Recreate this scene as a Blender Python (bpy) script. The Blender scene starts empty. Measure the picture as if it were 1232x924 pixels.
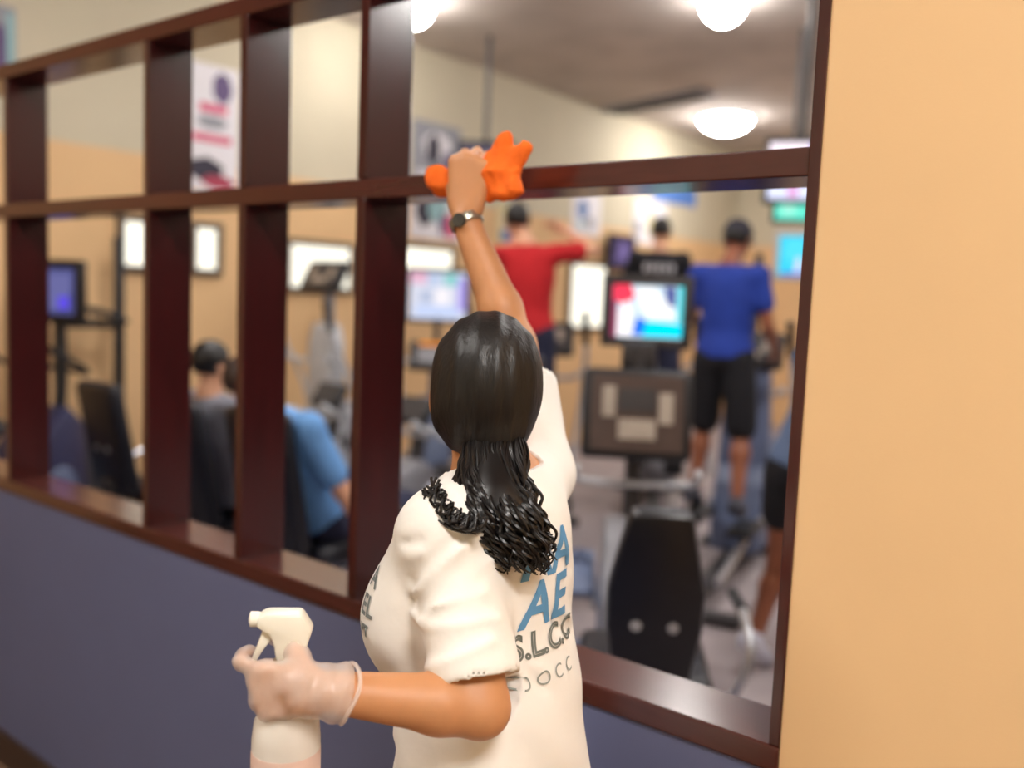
import bpy, bmesh, math, random
import numpy as np
from mathutils import Vector, Matrix
from mathutils.bvhtree import BVHTree

random.seed(7)
rng = np.random.default_rng(7)
sc = bpy.context.scene
COL = sc.collection
PI = math.pi
XL = -6.2            # gym side wall
YW = 1.358           # front face of the partition
TD = 0.13            # depth of the partition
ZC = 3.95            # ceiling height

# ------------------------------------------------------------------ camera
cd = bpy.data.cameras.new('camera')
cam = bpy.data.objects.new('camera', cd)
COL.objects.link(cam)
yaw, pitch, roll = math.radians(38.62), math.radians(5.313), math.radians(2.312)
fw = Vector((-math.sin(yaw) * math.cos(pitch), math.cos(yaw) * math.cos(pitch), -math.sin(pitch)))
rt = Vector((math.cos(yaw), math.sin(yaw), 0))
up = rt.cross(fw)
r2 = rt * math.cos(roll) + up * math.sin(roll)
u2 = up * math.cos(roll) - rt * math.sin(roll)
cam.matrix_world = Matrix(((r2.x, u2.x, -fw.x, 0), (r2.y, u2.y, -fw.y, 0), (r2.z, u2.z, -fw.z, 1.7), (0, 0, 0, 1)))
cd.sensor_width = 36.0
cd.lens = 1115.8 / 1232 * 36.0
cd.clip_start = 0.05
cd.dof.use_dof = True
cd.dof.focus_distance = 1.27
cd.dof.aperture_fstop = 1.55
sc.camera = cam

# ------------------------------------------------------------------ world, view
w = bpy.data.worlds.new('world')
sc.world = w
w.use_nodes = True
w.node_tree.nodes['Background'].inputs[0].default_value = (0.9, 0.85, 0.8, 1)
w.node_tree.nodes['Background'].inputs[1].default_value = 0.25
sc.view_settings.view_transform = 'Standard'
sc.view_settings.look = 'None'
sc.view_settings.gamma = 1.0
sc.view_settings.exposure = 0.0
sc.cycles.max_bounces = 8
sc.cycles.diffuse_bounces = 4
sc.cycles.use_denoising = True
DOME_POWER = 62.0
PANEL_POWER = 66.0


# ------------------------------------------------------------------ materials
def lin(c):
    return tuple(((v / 255 + 0.055) / 1.055) ** 2.4 if v / 255 > 0.04045 else v / 255 / 12.92 for v in c) + (1.0,)


def mat(name, rgb, rough=0.6, metal=0.0, var=0.08, scale=18.0, bump=0.0, bscale=220.0, coat=0.0, sss=0.0, stretch=None, spec=0.5):
    m = bpy.data.materials.new(name)
    m.use_nodes = True
    nt = m.node_tree
    b = nt.nodes['Principled BSDF']
    b.inputs['Roughness'].default_value = rough
    b.inputs['Metallic'].default_value = metal
    b.inputs['Specular IOR Level'].default_value = spec
    if coat:
        b.inputs['Coat Weight'].default_value = coat
        b.inputs['Coat Roughness'].default_value = 0.15
    if sss:
        b.inputs['Subsurface Weight'].default_value = sss
        b.inputs['Subsurface Radius'].default_value = (0.01, 0.004, 0.002)
        b.inputs['Subsurface Scale'].default_value = 0.6
    tc = nt.nodes.new('ShaderNodeTexCoord')
    mp = nt.nodes.new('ShaderNodeMapping')
    if stretch:
        mp.inputs['Scale'].default_value = stretch
    nt.links.new(tc.outputs['Object'], mp.inputs['Vector'])
    nz = nt.nodes.new('ShaderNodeTexNoise')
    nz.inputs['Scale'].default_value = scale
    nz.inputs['Detail'].default_value = 5
    nt.links.new(mp.outputs['Vector'], nz.inputs['Vector'])
    ramp = nt.nodes.new('ShaderNodeValToRGB')
    c = lin(rgb)
    ramp.color_ramp.elements[0].position = 0.3
    ramp.color_ramp.elements[1].position = 0.7
    ramp.color_ramp.elements[0].color = tuple(v * (1 - var) for v in c[:3]) + (1,)
    ramp.color_ramp.elements[1].color = tuple(min(1, v * (1 + var)) for v in c[:3]) + (1,)
    nt.links.new(nz.outputs['Fac'], ramp.inputs['Fac'])
    nt.links.new(ramp.outputs['Color'], b.inputs['Base Color'])
    if bump:
        n2 = nt.nodes.new('ShaderNodeTexNoise')
        n2.inputs['Scale'].default_value = bscale
        n2.inputs['Detail'].default_value = 3
        nt.links.new(mp.outputs['Vector'], n2.inputs['Vector'])
        bp = nt.nodes.new('ShaderNodeBump')
        bp.inputs['Strength'].default_value = bump
        bp.inputs['Distance'].default_value = 0.004
        nt.links.new(n2.outputs['Fac'], bp.inputs['Height'])
        nt.links.new(bp.outputs['Normal'], b.inputs['Normal'])
    return m


def emit(name, rgb, strength):
    m = bpy.data.materials.new(name)
    m.use_nodes = True
    nt = m.node_tree
    nt.nodes.remove(nt.nodes['Principled BSDF'])
    e = nt.nodes.new('ShaderNodeEmission')
    e.inputs[0].default_value = lin(rgb)
    e.inputs[1].default_value = strength
    nt.links.new(e.outputs[0], nt.nodes['Material Output'].inputs[0])
    return m


_em = {}
def glow(rgb, s=1.0):
    k = (tuple(rgb), s)
    if k not in _em:
        _em[k] = emit('screen_glow', rgb, s)
    return _em[k]


M_WOOD = mat('mahogany', (58, 13, 14), 0.22, var=0.22, scale=7, coat=0.45, stretch=(6, 6, 0.6), bump=0.05, bscale=40)
M_WOODH = mat('mahogany_rail', (70, 29, 25), 0.24, var=0.22, scale=7, coat=0.45, stretch=(0.6, 6, 6), bump=0.05, bscale=40)
M_TAN = mat('tan_paint', (226, 188, 140), 0.75, var=0.02, scale=3, bump=0.04, bscale=300)
M_BEIGE = mat('beige_paint', (205, 196, 172), 0.8, var=0.03, scale=2)
M_SLATE = mat('slate_paint', (94, 100, 134), 0.75, var=0.03, scale=4, bump=0.04, bscale=300)
M_CEIL = mat('ceiling_texture', (196, 186, 178), 0.95, var=0.14, scale=1.6, bump=0.5, bscale=14)
M_CARPET = mat('gym_carpet', (158, 148, 150), 0.95, var=0.10, scale=5, bump=0.4, bscale=260)
M_CARPET2 = mat('corridor_carpet', (120, 92, 72), 0.95, var=0.12, scale=14, bump=0.4, bscale=260)
M_BASE = mat('dark_baseboard', (62, 46, 38), 0.5, var=0.1)
M_BLACK = mat('black_plastic', (24, 24, 28), 0.45, var=0.15)
M_VINYL = mat('black_vinyl', (26, 27, 36), 0.42, var=0.15, bump=0.1, bscale=120)
M_DGREY = mat('charcoal_plastic', (62, 60, 62), 0.45, var=0.1)
M_GREY = mat('grey_plastic', (142, 143, 150), 0.45, var=0.07)
M_LGREY = mat('light_grey_plastic', (196, 200, 206), 0.4, var=0.05)
M_BLUEGREY = mat('blue_grey_enamel', (104, 118, 150), 0.4, var=0.1)
M_SILVER = mat('brushed_silver', (200, 204, 212), 0.28, metal=0.85, var=0.06)
M_WHITE = mat('white_plastic', (240, 236, 222), 0.35, var=0.02)
M_FRAMEB = mat('brown_panel', (78, 62, 56), 0.5, var=0.1)
M_KEY = mat('pale_key', (176, 164, 150), 0.6, var=0.08)


# ------------------------------------------------------------------ mesh helpers
def link(o, parent=None):
    COL.objects.link(o)
    if parent is not None:
        o.parent = parent
    return o


def tag(o, label=None, cat=None, group=None, kind=None):
    if label: o['label'] = label
    if cat: o['category'] = cat
    if group: o['group'] = group
    if kind: o['kind'] = kind
    return o


def empty(name, loc=(0, 0, 0), rz=0.0):
    o = bpy.data.objects.new(name, None)
    o.empty_display_size = 0.1
    o.location = loc
    o.rotation_euler = (0, 0, rz)
    return link(o)


class MB:
    """collects shapes into one bmesh"""
    def __init__(self):
        self.bm = bmesh.new()

    def box(self, c, s, rot=None, bev=0.0, seg=2):
        t = bmesh.new()
        bmesh.ops.create_cube(t, size=1.0)
        for v in t.verts:
            v.co = Vector((v.co.x * s[0], v.co.y * s[1], v.co.z * s[2]))
        if bev:
            bmesh.ops.bevel(t, geom=list(t.edges), offset=min(bev, min(s) * 0.49), segments=seg, profile=0.5, affect='EDGES')
        mw = Matrix.Translation(Vector(c)) @ (rot.to_4x4() if rot is not None else Matrix.Identity(4))
        t.transform(mw)
        self._add(t)
        return self

    def _add(self, t):
        me = bpy.data.meshes.new('tmp')
        t.to_mesh(me)
        t.free()
        self.bm.from_mesh(me)
        bpy.data.meshes.remove(me)

    def tube(self, pts, r, n=8, cap=True, smooth=0):
        pts = [Vector(p) for p in pts]
        if smooth:
            pts = catmull(pts, smooth)
        rs = r if isinstance(r, (list, tuple)) else [r] * len(pts)
        if len(rs) != len(pts):
            rs = list(np.interp(np.linspace(0, 1, len(pts)), np.linspace(0, 1, len(rs)), rs))
        rings = []
        ref = None
        for i, p in enumerate(pts):
            d = (pts[min(i + 1, len(pts) - 1)] - pts[max(i - 1, 0)])
            if d.length < 1e-9: d = Vector((0, 0, 1))
            d.normalize()
            if ref is None:
                ref = d.orthogonal().normalized()
            ref = (ref - d * ref.dot(d))
            if ref.length < 1e-6: ref = d.orthogonal()
            ref.normalize()
            b = d.cross(ref)
            rings.append([self.bm.verts.new(p + (ref * math.cos(a) + b * math.sin(a)) * rs[i]) for a in [2 * PI * k / n for k in range(n)]])
        for i in range(len(rings) - 1):
            for k in range(n):
                self.bm.faces.new((rings[i][k], rings[i][(k + 1) % n], rings[i + 1][(k + 1) % n], rings[i + 1][k]))
        if cap:
            self.bm.faces.new(rings[0][::-1])
            self.bm.faces.new(rings[-1])
        return self

    def lathe(self, prof, c=(0, 0, 0), n=24, rot=None, sx=1.0, sy=1.0):
        rings = []
        for (r, z) in prof:
            ring = []
            for k in range(n):
                a = 2 * PI * k / n
                p = Vector((r * math.cos(a) * sx, r * math.sin(a) * sy, z))
                if rot is not None: p = rot @ p
                ring.append(self.bm.verts.new(p + Vector(c)))
            rings.append(ring)
        for i in range(len(rings) - 1):
            for k in range(n):
                self.bm.faces.new((rings[i][k], rings[i][(k + 1) % n], rings[i + 1][(k + 1) % n], rings[i + 1][k]))
        if prof[0][0] > 1e-5: self.bm.faces.new(rings[0][::-1])
        if prof[-1][0] > 1e-5: self.bm.faces.new(rings[-1])
        return self

    def prism(self, poly, axis, a, b, bev=0.0):
        """polygon in the two other axes, extruded from a to b along axis"""
        t = bmesh.new()
        def P(u, v, s):
            return {'x': (s, u, v), 'y': (u, s, v), 'z': (u, v, s)}[axis]
        lo = [t.verts.new(P(u, v, a)) for u, v in poly]
        hi = [t.verts.new(P(u, v, b)) for u, v in poly]
        t.faces.new(lo); t.faces.new(hi[::-1])
        n = len(poly)
        for i in range(n):
            t.faces.new((lo[i], hi[i], hi[(i + 1) % n], lo[(i + 1) % n]))
        bmesh.ops.recalc_face_normals(t, faces=list(t.faces))
        if bev:
            bmesh.ops.bevel(t, geom=list(t.edges), offset=bev, segments=2, profile=0.5, affect='EDGES')
        self._add(t)
        return self

    def build(self, name, m, parent=None, smooth=True):
        bmesh.ops.recalc_face_normals(self.bm, faces=list(self.bm.faces))
        me = bpy.data.meshes.new(name)
        self.bm.to_mesh(me)
        self.bm.free()
        o = bpy.data.objects.new(name, me)
        me.materials.append(m)
        if smooth:
            me.shade_smooth()
            try:
                me.set_sharp_from_angle(angle=math.radians(40))
            except Exception:
                pass
        return link(o, parent)


def catmull(pts, n):
    out = []
    P = [pts[0]] + pts + [pts[-1]]
    for i in range(1, len(P) - 2):
        p0, p1, p2, p3 = P[i - 1], P[i], P[i + 1], P[i + 2]
        for k in range(n):
            t = k / n
            out.append(0.5 * ((2 * p1) + (p2 - p0) * t + (2 * p0 - 5 * p1 + 4 * p2 - p3) * t * t + (3 * p1 - p0 - 3 * p2 + p3) * t ** 3))
    out.append(pts[-1])
    return out


def RX(a): return Matrix.Rotation(a, 3, 'X')
def RY(a): return Matrix.Rotation(a, 3, 'Y')
def RZ(a): return Matrix.Rotation(a, 3, 'Z')


def slab(name, lo, hi, m, kind='structure', parent=None, bev=0.0):
    c = [(a + b) / 2 for a, b in zip(lo, hi)]
    s = [b - a for a, b in zip(lo, hi)]
    o = MB().box(c, s, bev=bev).build(name, m, parent, smooth=False)
    if kind and parent is None: o['kind'] = kind
    return o


def flat_mesh(name, polys, parent=None, loc=(0, 0, 0), rot=None):
    """polys: list of (list of 3D points, material)"""
    mats = []
    verts, faces, idx = [], [], []
    for pts, m in polys:
        if m not in mats: mats.append(m)
        b = len(verts)
        verts += [tuple(p) for p in pts]
        faces.append(tuple(range(b, b + len(pts))))
        idx.append(mats.index(m))
    me = bpy.data.meshes.new(name)
    me.from_pydata(verts, [], faces)
    for m in mats: me.materials.append(m)
    for p, i in zip(me.polygons, idx): p.material_index = i
    o = bpy.data.objects.new(name, me)
    return link(o, parent)


# ------------------------------------------------------------------ implicit surfaces for bodies and cloth
def A(v): return np.array(v, dtype=np.float64)
def nrm(v):
    v = A(v)
    return v / np.linalg.norm(v)


class Field:
    def __init__(self, lo, hi, h):
        self.h = h
        self.lo = A(lo)
        self.n = np.maximum(2, np.ceil((A(hi) - self.lo) / h).astype(int) + 1)
        self.ax = [self.lo[i] + h * np.arange(self.n[i]) for i in range(3)]
        self.f = np.full(tuple(self.n), 0.2, dtype=np.float32)

    def sub(self, lo, hi):
        s = []
        for i in range(3):
            a = int(np.clip(math.floor((lo[i] - self.lo[i]) / self.h), 0, self.n[i]))
            b = int(np.clip(math.ceil((hi[i] - self.lo[i]) / self.h) + 1, 0, self.n[i]))
            s.append(slice(a, b))
        return tuple(s)

    def grid(self, s):
        return np.meshgrid(self.ax[0][s[0]], self.ax[1][s[1]], self.ax[2][s[2]], indexing='ij', sparse=True)

    def dist(self, pr, s):
        X, Y, Z = self.grid(s)
        if pr[0] == 'cap':
            a, b, ra, rb = A(pr[1]), A(pr[2]), pr[3], pr[4]
            ba = b - a
            L2 = max(ba @ ba, 1e-9)
            px, py, pz = X - a[0], Y - a[1], Z - a[2]
            t = np.clip((px * ba[0] + py * ba[1] + pz * ba[2]) / L2, 0, 1)
            qx, qy, qz = px - t * ba[0], py - t * ba[1], pz - t * ba[2]
            q2 = qx * qx + qy * qy + qz * qz
            fl = pr[6] if len(pr) > 6 else None
            if fl is not None:           # flatten along a direction: fl = (unit vector, factor > 1)
                n, sq = A(fl[0]), fl[1]
                qn = qx * n[0] + qy * n[1] + qz * n[2]
                q2 = q2 + (sq * sq - 1) * qn * qn
            return np.sqrt(q2) - (ra + t * (rb - ra))
        c, r, R = A(pr[1]), A(pr[2]), A(pr[3])
        px, py, pz = X - c[0], Y - c[1], Z - c[2]
        q = [px * R[i][0] + py * R[i][1] + pz * R[i][2] for i in range(3)]
        k0 = np.sqrt(sum((q[i] / r[i]) ** 2 for i in range(3)))
        k1 = np.sqrt(sum((q[i] / (r[i] ** 2)) ** 2 for i in range(3))) + 1e-9
        return k0 * (k0 - 1) / k1

    def bounds(self, pr, m):
        if pr[0] == 'cap':
            r = max(pr[3], pr[4]) + m
            return np.minimum(A(pr[1]), A(pr[2])) - r, np.maximum(A(pr[1]), A(pr[2])) + r
        r = max(pr[2]) + m
        return A(pr[1]) - r, A(pr[1]) + r

    def add(self, pr, infl=0.0):
        k = pr[5] if pr[0] == 'cap' else pr[4]
        s = self.sub(*self.bounds(pr, k + 0.03 + infl))
        if any(x.start >= x.stop for x in s): return
        d = self.dist(pr, s) - infl
        f = self.f[s]
        h = np.clip(0.5 + 0.5 * (d - f) / k, 0, 1)
        self.f[s] = d + (f - d) * h - k * h * (1 - h)

    def carve(self, pr, infl=0.0):
        k = pr[5] if pr[0] == 'cap' else pr[4]
        s = self.sub(*self.bounds(pr, k + 0.03 + infl))
        if any(x.start >= x.stop for x in s): return
        d = -(self.dist(pr, s) - infl)
        f = self.f[s]
        h = np.clip(0.5 - 0.5 * (d - f) / k, 0, 1)
        self.f[s] = d + (f - d) * h + k * h * (1 - h)

    def cut(self, p, n, k=0.002):
        """keep the side opposite to n"""
        X, Y, Z = self.grid((slice(None),) * 3)
        n = nrm(n)
        d = (X - p[0]) * n[0] + (Y - p[1]) * n[1] + (Z - p[2]) * n[2]
        self.f = np.maximum(self.f, d.astype(np.float32))

    def warp(self, fn):
        X, Y, Z = self.grid((slice(None),) * 3)
        self.f = self.f + fn(X, Y, Z).astype(np.float32)

    def mesh(self):
        f = self.f
        ins = f < 0
        nx, ny, nz = f.shape
        cnt = np.zeros((nx - 1, ny - 1, nz - 1), dtype=np.int8)
        for i in (0, 1):
            for j in (0, 1):
                for k in (0, 1):
                    cnt += ins[i:nx - 1 + i, j:ny - 1 + j, k:nz - 1 + k]
        act = (cnt > 0) & (cnt < 8)
        ids = np.argwhere(act)
        index = np.full(act.shape, -1, dtype=np.int64)
        index[act] = np.arange(len(ids))
        acc = np.zeros((len(ids), 3))
        num = np.zeros(len(ids))
        cr = [(i, j, k) for i in (0, 1) for j in (0, 1) for k in (0, 1)]
        val = {c: f[ids[:, 0] + c[0], ids[:, 1] + c[1], ids[:, 2] + c[2]].astype(float) for c in cr}
        for c in cr:
            for ax in range(3):
                if c[ax] == 0:
                    e = list(c); e[ax] = 1; e = tuple(e)
                    va, vb = val[c], val[e]
                    m = (va < 0) != (vb < 0)
                    t = np.where(m, va / np.where(m, va - vb, 1), 0)
                    p = np.tile(A(c), (len(ids), 1))
                    p[:, ax] += t
                    acc[m] += p[m]
                    num[m] += 1
        verts = self.lo + self.h * (ids + acc / num[:, None])
        faces = []
        for ax in range(3):
            o1, o2 = [(1, 2), (2, 0), (0, 1)][ax]
            sl0 = [slice(None)] * 3; sl1 = [slice(None)] * 3
            sl0[ax] = slice(0, f.shape[ax] - 1); sl1[ax] = slice(1, f.shape[ax])
            a, b = ins[tuple(sl0)], ins[tuple(sl1)]
            ch = np.argwhere(a != b)
            ok = np.ones(len(ch), bool)
            for o in (o1, o2):
                ok &= (ch[:, o] > 0) & (ch[:, o] < f.shape[o] - 1)
            ch = ch[ok]
            if not len(ch): continue
            flip = a[tuple(ch.T)]
            q = []
            for d1, d2 in ((-1, -1), (0, -1), (0, 0), (-1, 0)):
                c = ch.copy(); c[:, o1] += d1; c[:, o2] += d2
                q.append(index[tuple(c.T)])
            q = np.stack(q, 1)
            q[~flip] = q[~flip][:, ::-1]
            faces.append(q)
        faces = np.concatenate(faces)
        return verts, faces

    def build(self, name, m, parent=None, smooth_iter=1):
        v, fc = self.mesh()
        if smooth_iter:
            n = len(v)
            e = np.concatenate([fc[:, [0, 1]], fc[:, [1, 2]], fc[:, [2, 3]], fc[:, [3, 0]]])
            deg = np.bincount(e.ravel(), minlength=n).astype(float)
            for _ in range(smooth_iter):
                acc = np.zeros_like(v)
                for c in range(3):
                    acc[:, c] = np.bincount(e[:, 0], v[e[:, 1], c], n) + np.bincount(e[:, 1], v[e[:, 0], c], n)
                v = 0.5 * v + 0.5 * acc / np.maximum(deg, 1)[:, None]
        me = bpy.data.meshes.new(name)
        me.vertices.add(len(v)); me.vertices.foreach_set('co', v.ravel().astype(np.float32))
        me.loops.add(fc.size); me.loops.foreach_set('vertex_index', fc.ravel().astype(np.int32))
        me.polygons.add(len(fc))
        me.polygons.foreach_set('loop_start', np.arange(0, fc.size, 4, dtype=np.int32))
        me.update(calc_edges=True)
        me.validate()
        me.shade_smooth()
        me.materials.append(m)
        self.out = (v, fc)
        return link(bpy.data.objects.new(name, me), parent)


def hand_prims(wrist, d, n, t, curls, thumb, s=1.0):
    """d: wrist to knuckles, n: back of the hand, t: thumb side"""
    wrist, d, n, t = A(wrist), nrm(d), nrm(n), nrm(t)
    P = []
    offs = [0.030, 0.010, -0.010, -0.029]
    klen = [0.086, 0.090, 0.085, 0.077]
    seg = [(0.041, 0.025, 0.019), (0.046, 0.029, 0.020), (0.042, 0.027, 0.019), (0.033, 0.020, 0.017)]
    rad = [0.0090, 0.0092, 0.0088, 0.0078]
    fl = (n, 1.25)
    for i in range(4):
        k0 = wrist + s * (d * 0.01 + t * offs[i] * 0.55)
        kn = wrist + s * (d * klen[i] + t * offs[i])
        P.append(('cap', k0, kn, 0.0165 * s, 0.0125 * s, 0.012 * s, fl))
        p = kn
        a = 0.0
        for j in range(3):
            a += math.radians(curls[i][j])
            q = p + s * seg[i][j] * (math.cos(a) * d - math.sin(a) * n)
            P.append(('cap', p, q, (rad[i] - 0.0006 * j) * s, (rad[i] - 0.0006 * (j + 1)) * s, 0.004))
            p = q
    p = wrist + s * (d * 0.022 + t * 0.022 - n * 0.004)
    rr = [0.0165, 0.0125, 0.0100, 0.0088]
    for j, (L, v) in enumerate(zip((0.042, 0.031, 0.025), thumb)):
        v = nrm(v)
        q = p + s * L * (v[0] * d + v[1] * n + v[2] * t)
        P.append(('cap', p, q, rr[j] * s, rr[j + 1] * s, 0.008 if j == 0 else 0.004))
        p = q
    return P


RELAX = [(25, 30, 20), (30, 35, 22), (34, 38, 24), (38, 42, 26)]
FIST = [(60, 85, 45), (65, 90, 45), (68, 90, 45), (70, 88, 45)]
THUMB_REL = [(0.75, -0.35, 0.55), (0.9, -0.4, 0.15), (0.9, -0.45, 0.0)]
THUMB_FIST = [(0.65, -0.5, 0.5), (0.6, -0.75, -0.1), (0.3, -0.7, -0.6)]


def head_prims(c, f, u, s=1.0):
    c, f = A(c), nrm(f)
    l = nrm(np.cross(u, f))
    u = np.cross(f, l)
    R = (f, l, u)
    P = [('ell', c + s * (u * 0.022 - f * 0.008), (0.093 * s, 0.073 * s, 0.092 * s), R, 0.01),
         ('ell', c + s * (f * 0.022 - u * 0.035), (0.068 * s, 0.060 * s, 0.080 * s), R, 0.03),
         ('ell', c + s * (f * 0.062 - u * 0.098), (0.022 * s, 0.026 * s, 0.018 * s), R, 0.025),   # chin
         ('cap', c + s * (f * 0.082 + u * 0.004), c + s * (f * 0.106 - u * 0.030), 0.0075 * s, 0.0125 * s, 0.010),  # nose
         ('cap', c + s * (f * 0.079 - u * 0.062 + l * 0.017), c + s * (f * 0.079 - u * 0.062 - l * 0.017), 0.009 * s, 0.009 * s, 0.006),  # lips
         ('cap', c + s * (f * 0.080 + u * 0.022 + l * 0.032), c + s * (f * 0.084 + u * 0.020 + l * 0.010), 0.008 * s, 0.008 * s, 0.010),  # brow
         ('cap', c + s * (f * 0.080 + u * 0.022 - l * 0.032), c + s * (f * 0.084 + u * 0.020 - l * 0.010), 0.008 * s, 0.008 * s, 0.010)]
    for sd in (1, -1):
        P.append(('ell', c + s * (l * sd * 0.079 - f * 0.008 - u * 0.012), (0.017 * s, 0.008 * s, 0.031 * s), R, 0.005))
    return P, R


def build_eyes(c, R, s, parent, m_eye):
    f, l, u = R
    for sd in (1, -1):
        p = A(c) + s * (f * 0.076 + l * sd * 0.030 + u * 0.002)
        MB().lathe([(0.0001, -0.012), (0.008, -0.009), (0.012, 0), (0.008, 0.009), (0.0001, 0.012)], tuple(p), 12).build('eye', m_eye, parent)


def person_prims(J, s=1.0, female=False):
    """J: dict of world joints. Returns prims of the naked body (torso, neck, arms, legs, feet) without head and hands"""
    F, U = nrm(J['F']), nrm(J['U'])
    L = nrm(np.cross(U, F)); F = np.cross(L, U)
    R = (F, L, U)
    P = [('ell', J['chest'], (0.105 * s, 0.155 * s, 0.17 * s), R, 0.03),
         ('ell', J['belly'], (0.100 * s, 0.140 * s, 0.16 * s), R, 0.06),
         ('ell', J['pelvis'], (0.112 * s, 0.165 * s, 0.12 * s), R, 0.06),
         ('cap', A(J['chest']) + U * 0.1 * s, A(J['neck']), 0.075 * s, 0.056 * s, 0.05),
         ('cap', J['neck'], A(J['head']) - U * 0.03 * s, 0.052 * s, 0.050 * s, 0.03)]
    for a in 'LR':
        P.append(('cap', A(J['chest']) + U * 0.09 * s, J[a + 's'], 0.065 * s, 0.052 * s, 0.05))
        P.append(('cap', J[a + 's'], J[a + 'e'], 0.047 * s, 0.039 * s, 0.025))
        e, w_ = A(J[a + 'e']), A(J[a + 'w'])
        m_ = e + 0.28 * (w_ - e)
        P.append(('cap', e, m_, 0.037 * s, 0.039 * s, 0.015))
        P.append(('cap', m_, w_, 0.039 * s, 0.026 * s, 0.015))
        h, k, an, t = (A(J[a + x]) for x in ('h', 'k', 'a', 't'))
        P.append(('cap', h, k, 0.083 * s, 0.052 * s, 0.05))
        c1 = k + 0.3 * (an - k)
        P.append(('cap', k, c1, 0.050 * s, 0.054 * s, 0.03))
        P.append(('cap', c1, an, 0.054 * s, 0.033 * s, 0.03))
        P.append(('cap', an - (t - an) * 0.25 - U * 0.02 * s, t, 0.036 * s, 0.026 * s, 0.03))
    if female:
        for sd in (1, -1):
            P.append(('ell', A(J['chest']) + F * 0.078 * s + L * sd * 0.078 * s - U * 0.045 * s, (0.072 * s, 0.080 * s, 0.088 * s), R, 0.06))
            P.append(('ell', A(J['pelvis']) - F * 0.06 * s + L * sd * 0.07 * s - U * 0.03 * s, (0.075 * s, 0.085 * s, 0.085 * s), R, 0.05))
    return P, R


def stand(base, face_deg, ov=None, s=1.0, z0=0.0):
    """standing joints; local frame x forward, y left, z up. face_deg: world angle of forward"""
    a = math.radians(face_deg)
    F = A((math.cos(a), math.sin(a), 0)); L = A((-math.sin(a), math.cos(a), 0)); U = A((0, 0, 1))
    loc = dict(pelvis=(0, 0, .95), belly=(0.01, 0, 1.10), chest=(0, 0, 1.27), neck=(-.01, 0, 1.46), head=(.025, 0, 1.60),
               Ls=(0, .165, 1.40), Le=(-.02, .21, 1.12), Lw=(.08, .22, .88), Rs=(0, -.165, 1.40), Re=(-.02, -.21, 1.12), Rw=(.08, -.22, .88),
               Lh=(0, .085, .90), Lk=(.03, .095, .49), La=(-.02, .10, .09), Lt=(.13, .11, .035),
               Rh=(0, -.085, .90), Rk=(.03, -.095, .49), Ra=(-.02, -.10, .09), Rt=(.13, -.11, .035))
    loc.update(ov or {})
    B = A((base[0], base[1], z0))
    J = {k: B + s * (v[0] * F + v[1] * L + v[2] * U) for k, v in loc.items() if k not in ('hf', 'lean')}
    J['F'], J['U'] = F, nrm(A(J['neck']) - A(J['belly']))
    hf = loc.get('hf', (1, 0, 0))
    J['hf'] = nrm(hf[0] * F + hf[1] * L + hf[2] * U)
    return J


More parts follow.
